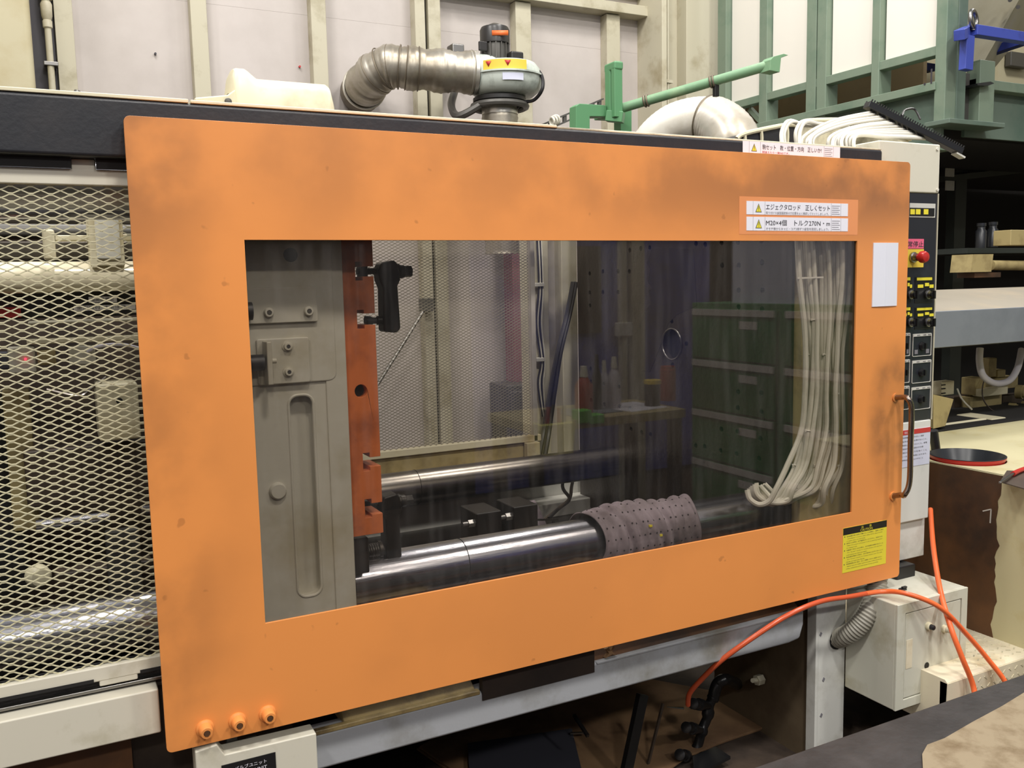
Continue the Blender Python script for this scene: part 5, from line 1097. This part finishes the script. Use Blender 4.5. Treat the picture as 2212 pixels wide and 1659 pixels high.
# dark bay stuff
sh = thing('storage_rack', 'dark green slotted steel rack upright deep in the bay below the mezzanine', 'rack', (4.6, 2.6, 0))
p = atY(2068, 500, 2.4); B().box(p.x-.06, p.x+.06, 2.38, 2.45, 0, 2.3).go('upright', 'rack_dark', sh)
a, c_ = atY(2035, 387, 2.35), atY(2240, 364, 2.35); B().bar(a, c_, .04, .04).go('crossbar', 'rack_dark', sh)
for (y0_, y1_) in ((364, 381), (391, 411)): p, q = atY(2044, y1_, 2.3), atY(2062, y0_, 2.3); solo(B().box(p.x, q.x, 2.3, 2.31, p.z, q.z), 'hanging_tag', 'hose_dim', 'pale tag on the rack in the dark bay, %s the crossbar' % ('above' if y0_ < 380 else 'below'), 'tag')
p = atY(2130, 537, 1.5); B().box(p.x-.3, p.x+1.2, 1.4, 1.9, p.z-.03, p.z).go('shelf', 'rack_dark', sh)
for k, (x, y) in enumerate(((2118, 515), (2143, 512))): 
    p = atY(x, y+22, 1.5); t = B().lathe(p, (0, 0, 1), [(0, .03), (.10, .03), (.11, .022), (.125, .022), (.127, .026), (.145, .026)], 18)
    solo(t, 'dark_bottle', 'pan_dark', 'dark glossy bottle in the bay above the beige block, %s of two' % ('left' if k == 0 else 'right'), 'bottle')
ch = thing('dosing_arm', 'beige square block with a round arm reaching right, above the dusty cream top', 'machine part', atY(2120, 600, 1.2))
p, q = atY(2097, 588, 1.1), atY(2146, 549, 1.1)
B()._a([(p.x, 1.1, p.z), (q.x-.012, 1.1, p.z), (q.x, 1.1, q.z), (p.x+.012, 1.1, q.z), (p.x, 1.22, p.z), (q.x-.012, 1.22, p.z), (q.x, 1.22, q.z), (p.x+.012, 1.22, q.z)], [(0, 1, 2, 3), (7, 6, 5, 4), (0, 4, 5, 1), (1, 5, 6, 2), (2, 6, 7, 3), (3, 7, 4, 0)]).go('block', 'valve_cream', ch)
a = atY(2143, 573, 1.15); B().cyl((a.x-.01, 1.15, a.z), (a.x+.6, 1.15, a.z-.01), .026, n=16).go('arm', 'valve_cream', ch)
p, q = atY(2105, 600, 1.12), atY(2162, 588, 1.12); B().box(p.x, q.x, 1.12, 1.22, p.z, q.z).go('skirt', 'rust_brown', ch)
p, q = atY(2183, 530, 1.1), atY(2250, 497, 1.1); solo(B().box(p.x, q.x, 1.1, 1.2, p.z, q.z), 'beige_block', 'valve_cream', 'beige block at the right edge above the dosing arm', 'machine part', bevel=.004)

# ------------------------------------------------------------------ terminal strip and white cables on top
SY = .30
ts = thing('terminal_strip', 'black comb-like terminal strip lying aslant above the cabinet, full of white cables', 'terminal strip', atY(1990, 330, SY))
s0, s1 = atY(1872, 226, SY+.05), atY(2074, 328, SY-.05); dv = (s1-s0); sl_ = dv.length; dn = dv.normalized(); sd_ = dn.cross(Vector((0, 0, 1))).normalized(); un = sd_.cross(dn)
B().bar(s0, s1, .035, .022).go('duct_body', 'black_plastic', ts, bevel=.002)
cm = B()
for k in range(40):
    p = s0+dv*((k+.5)/40)
    cm.bar(p+un*.010-sd_*.016, p+un*.018-sd_*.018, .005, .003, up=dn).bar(p+un*.010+sd_*.016, p+un*.018+sd_*.018, .005, .003, up=dn)
cm.go('comb_teeth', 'black_plastic', ts, kind='stuff')
for k in range(14):
    p = s0+dv*((k+8.5)/24); B().bar(p-sd_*.020-un*.004, p-sd_*.020+un*.008, .012, .004, up=sd_).go('terminal', 'chrome_dull', ts)
B().bar(s1-dn*.02-un*.014, s1+dn*.018-un*.016, .03, .006).go('rail_end', 'label_strip', ts)
ends = [(1691, 316, .03), (1697, 316, .03), (1722, 316, .07), (1728, 316, .06), (1735, 318, .10), (1742, 318, .14), (1752, 318, .2), (1760, 319, .24), (1790, 320, .3), (1800, 320, .34), (1806, 321, .40), (1812, 321, .46), (1820, 322, .52), (1830, 322, .56), (1838, 323, .62), (1846, 323, .66)]
rr_ = random.Random(9)
for k, (x, y, f) in enumerate(ends):
    a = atY(x, y+8, .17+.01*(k % 3)); e_ = s0+dv*f-un*.006-sd_*.018
    if k < 4: mids = [atY(x-2+rr_.uniform(-2, 2), 286, .19), atY(x+12, 262+2*(k % 2), .21), atY(x+40, 268, .25), atY(x+70+4*k, 272, .28)]; e_ = atY(x+105, 276, .34)
    else:
        t = f; mx_, my_ = (x+ (1872+202*f))/2, 0; ey = 226+102*f
        mids = [atY(x+3+rr_.uniform(-2, 2), 298-rr_.uniform(0, 6), .19), atY(x+(1872+202*f-x)*.42, y-(y-ey)*.58-10, .24)]
    lab = ('white cable looping over the dark casting, %s of four from the left' % ORD[k % 15], 'white cable plugged into the terminal strip, %s from its upper end' % ORD[max(0, k-4)])[0 if k < 4 else 1]
    tag(B().tube([a]+mids+[e_], .0055 if k % 3 else .0068, 8, 6).go('strip_cable', 'hose_white'), lab, 'cable', ('white cables looping over the casting', 'white cables fanning into the terminal strip')[0 if k < 4 else 1])
solo(B().tube([s0+dv*.35+un*.02, atY(1955, 238, SY+.1), atY(1975, 236, SY+.12), atY(1988, 258, SY+.1)], .004, 6), 'thin_wire', 'hose_black', 'thin black wire bowing over the terminal strip', 'wire')

# cream motor cover and small tie on top of the machine at left
mc = thing('rounded_cover', 'cream rounded motor cover lying on top of the machine near the left', 'cover', atY(600, 240, .5))
p0 = atY(500, 205, .5); p1 = atY(712, 205, .5); zt = atY(600, 178, .5).z; zb = 1.972; R_ = .075
def cov(u, v):
    x = p0.x-.012+(p1.x-p0.x+.012)*u
    e0_ = min(1, (u+.03)/.10); e1_ = min(1, (1.0-u)/.07)
    s = math.sqrt(max(0, 1-(1-e0_)**2))*math.sqrt(max(0, 1-(1-max(0, e1_))**2)) if True else 1
    hump = 1.16-.16*min(1, max(0, (u-.16)/.1)) if u > .0 else 1
    h = (zt-zb)*s*hump; t = PI*v; w = .075
    return (x, .5-w*math.cos(t)*(abs(math.cos(t))**-.35 if abs(math.cos(t)) > 1e-3 else 1)*(.6+.4*s), zb-.01+(h+.01)*(math.sin(t)**.55 if math.sin(t) > 0 else 0))
mb = B(); mb.grid(40, 24, cov); mb.go('shell', 'cream_bright', mc)
q = [atY(418, 214, .45), atY(488, 208, .45), atY(505, 196, .45), atY(512, 236, .45), atY(418, 224, .45)]
B().prism([(p.x, max(p.z, 1.965)) for p in q], 'Y', .43, .57).go('flange', 'cream_bright', mc, bevel=.004)
p = atY(493, 219, .42); B().lathe((p.x, .425, p.z), (.3, -1, 0), [(0, .009), (.006, .008), (.008, .001)], 12).go('plug', 'motor_grey', mc)
p = atY(172, 200, .12); solo(B().lathe((p.x-.006, .12, 1.972), (.2, .1, 1), [(0, .010), (.004, .010), (.005, .006), (.012, .006), (.013, .003)], 10).cyl((p.x, .12, 1.975), (p.x+.02, .10, 1.974), .004, n=8), 'loose_bolt', 'steel', 'small shiny bolt lying on the top edge of the machine at far left', 'bolt')
sc_ = B()
for k in range(9): p = atY(1370+6*k, 292+(k % 2)*2, .2); sc_.torus((p.x, .15+.01*(k % 2), 1.972), (k % 2, 1, .5*(k % 3)), .007, .002, 10, 5)
solo(sc_, 'small_chain', 'steel', 'short steel chain lying on the black rail in front of the arched duct', 'chain')

# ------------------------------------------------------------------ table in the near corner
tb = thing('work_table', 'dark-topped work table in the near right corner', 'table', (2.2, -.9, 0))
B().box(.98, 3.6, -1.5, -.478, .470, .5).go('table_top', 'table_dark', tb, bevel=.004)
for (x, y) in ((1.03, -.53), (3.5, -.53), (1.03, -1.44), (3.5, -1.44)): B().box(x-.02, x+.02, y-.02, y+.02, 0, .47).go('leg', 'black_paint', tb)
q = [atZ(1992, 1632, .501), atZ(2003, 1612, .501), atZ(2040, 1598, .501), atZ(2100, 1563, .501), atZ(2165, 1528, .501), atZ(2220, 1494, .501), atZ(2320, 1440, .501), atZ(2420, 1800, .501), atZ(2000, 1800, .501)]
n = len(q); solo(B()._a(q+[p+Vector((0, 0, .004)) for p in q], [tuple(reversed(range(n))), tuple(range(n, 2*n))]+[(i, (i+1) % n, n+(i+1) % n, n+i) for i in range(n)]), 'spotted_card', 'card_spotted', 'worn beige card with brown spots on the near corner of the dark table', 'card')

# ------------------------------------------------------------------ bench and cabinet on the near side of the aisle, mirrored in the window pane
def V(x, y, Y): p = atY(x, y, Y); return Vector((p.x, -p.y, p.z))
wb = thing('work_bench', 'long wooden work bench, mirrored faintly in the dark window pane', 'bench', (2.6, -2.35, 0))
bz_ = .85
B().box(2.02, 3.02, -2.62, -2.10, .80, bz_).go('bench_top', 'bench_wood', wb, bevel=.004)
for (x, y) in ((2.07, -2.14), (2.97, -2.14), (2.07, -2.57), (2.97, -2.57)): B().box(x-.03, x+.03, y-.03, y+.03, 0, .80).go('leg', 'black_paint', wb)
def on(name, m, x0_, x1_, y0_, y1_, Y, label, cat, prof=None, m2=None, d=.05):
    p, q = V(x0_, y1_, Y), V(x1_, y0_, Y); cx = (p.x+q.x)/2; w = abs(q.x-p.x)/2; h = q.z-bz_
    t = thing(name, label, cat, (cx, -Y, bz_))
    if prof: B().lathe((cx, -Y, bz_), (0, 0, 1), [(a*h, b__*w) for a, b__ in prof], 18).go('body', m, t)
    else: B().box(cx-w, cx+w, -Y-d, -Y+d, bz_, q.z).go('body', m, t, bevel=.004)
    if m2: B().lathe((cx, -Y, bz_), (0, 0, 1), [(.86*h, w*1.04), (1.0*h, w*1.04)] if not prof or m2 == 'yellow' else [(.78*h, w*.5), (1.0*h, w*.35)], 18).go('cap', m2, t)
    return t
bot = [(0, 1), (.6, 1), (.72, .6), (.80, .35), (.82, .35)]
on('spray_bottle', 'can_red', 1248, 1281, 790, 868, 2.25, 'reddish bottle on the bench at the left of the mirrored row', 'bottle', bot, 'hose_white')
on('spray_bottle', 'pan_dark', 1284, 1301, 765, 862, 2.35, 'tall dark bottle on the bench beside the reddish bottle', 'bottle', bot, 'pan_dark')
on('spray_bottle', 'clear_tube', 1300, 1317, 778, 850, 2.4, 'slim white bottle on the bench behind the dark bottle', 'bottle', bot, 'hose_white')
on('spray_bottle', 'clear_tube', 1318, 1342, 770, 850, 2.35, 'broad white bottle on the bench with a nozzle cap', 'bottle', bot, 'hose_white')
on('lidded_jar', 'pan_dark', 1398, 1428, 820, 856, 2.3, 'black jar with a yellow lid on the bench', 'jar', [(0, .92), (.84, .92)], 'yellow')
on('paint_can', 'can_red', 1432, 1460, 790, 848, 2.45, 'red and white paint can at the back of the bench', 'can', [(0, 1), (.9, 1), (.92, .9), (1, .9)], None)
q = [V(1380, 850, 2.4), V(1440, 846, 2.48), V(1482, 858, 2.3), V(1408, 866, 2.15)]
q = [Vector((2.62, -2.5, bz_)), Vector((2.95, -2.5, bz_)), Vector((2.98, -2.2, bz_)), Vector((2.70, -2.16, bz_))]
solo(B().hexa(q, [p+Vector((0, 0, .003)) for p in q]), 'paper_sheet', 'paper', 'white paper sheet under the black jar on the bench', 'paper')
solo(B().box(2.33, 2.66, -2.46, -2.20, bz_, bz_+.006), 'steel_plate', 'grey_beam', 'grey steel plate lying on the bench', 'plate')
gt = thing('green_tool', 'bright green plastic tool holder at the front of the bench', 'tool holder', (2.38, -2.12, bz_))
B().box(2.30, 2.38, -2.16, -2.08, bz_-.02, bz_+.05).go('holder', 'lime_plastic', gt, bevel=.006); B().box(2.37, 2.46, -2.15, -2.08, bz_-.03, bz_+.02).go('holder', 'lime_plastic', gt, bevel=.006)
bs = thing('yellow_basket', 'yellow basket of tools hung at the end of the bench', 'basket', (2.1, -2.0, .7))
B().prism([(2.02, .86), (2.22, .86), (2.20, .70), (2.04, .70)], 'Y', -2.09, -1.98).go('tub', 'basket_yellow', bs, bevel=.004)
for k in range(5): B().bar((2.04+.035*k, -2.03, .84), (2.07+.03*k, -2.05, .93+.01*(k % 3)), .02, .02).go('tool', ('black_paint', 'can_red')[k % 2], bs)
pw = thing('blue_screen', 'blue sheet screen with pale posts behind the bench', 'screen', (2.9, -2.9, 0))
B().box(2.1, 3.9, -2.98, -2.96, .3, 2.1).go('sheet', 'blue_sheet', pw)
p = V(1352, 600, 2.9); B().box(p.x-.02, p.x+.02, -2.95, -2.90, 0, 2.1).go('post', 'column_paint', pw); B().box(p.x-.06, p.x+.05, -2.93, -2.88, V(1350, 726, 2.9).z, V(1350, 697, 2.9).z).go('socket_box', 'label_strip', pw, bevel=.004)
p = V(1382, 600, 2.9); B().box(p.x-.05, p.x+.05, -2.95, -2.90, 0, 2.1).go('post', 'column_paint', pw)
p = V(1270, 600, 2.9); B().box(p.x-.10, p.x+.13, -2.95, -2.93, 1.25, 1.8).go('black_board', 'link_brown', pw)
gc = thing('drawer_cabinet', 'green steel drawer cabinet with pale label strips, mirrored in the right of the window', 'cabinet', (3.2, -1.3, 0))
B().box(3.0, 3.45, -2.02, -.62, 0, 1.45).go('carcass', 'green_cabinet', gc, bevel=.004)
for i, (ya, yb) in enumerate(((-2.0, -1.36), (-1.30, -.64))):
    for k in range(5):
        z1 = 1.42-.275*k; d_ = B().box(2.985, 3.0, ya, yb, z1-.265, z1).go('drawer', 'green_cabinet', gc, bevel=.003)
        B().box(2.975, 2.986, ya+.01, yb-.01, z1-.035, z1-.002).go('handle_strip', 'label_strip', d_)
        B().box(2.982, 2.986, yb-.26, yb-.13, z1-.10, z1-.06).go('name_label', 'label_strip', d_)
solo(B().box(3.05, 3.1, -1.75, -.75, 1.45, 2.0), 'display_board', 'paper_blue', 'lilac board standing on the green drawer cabinet', 'board')
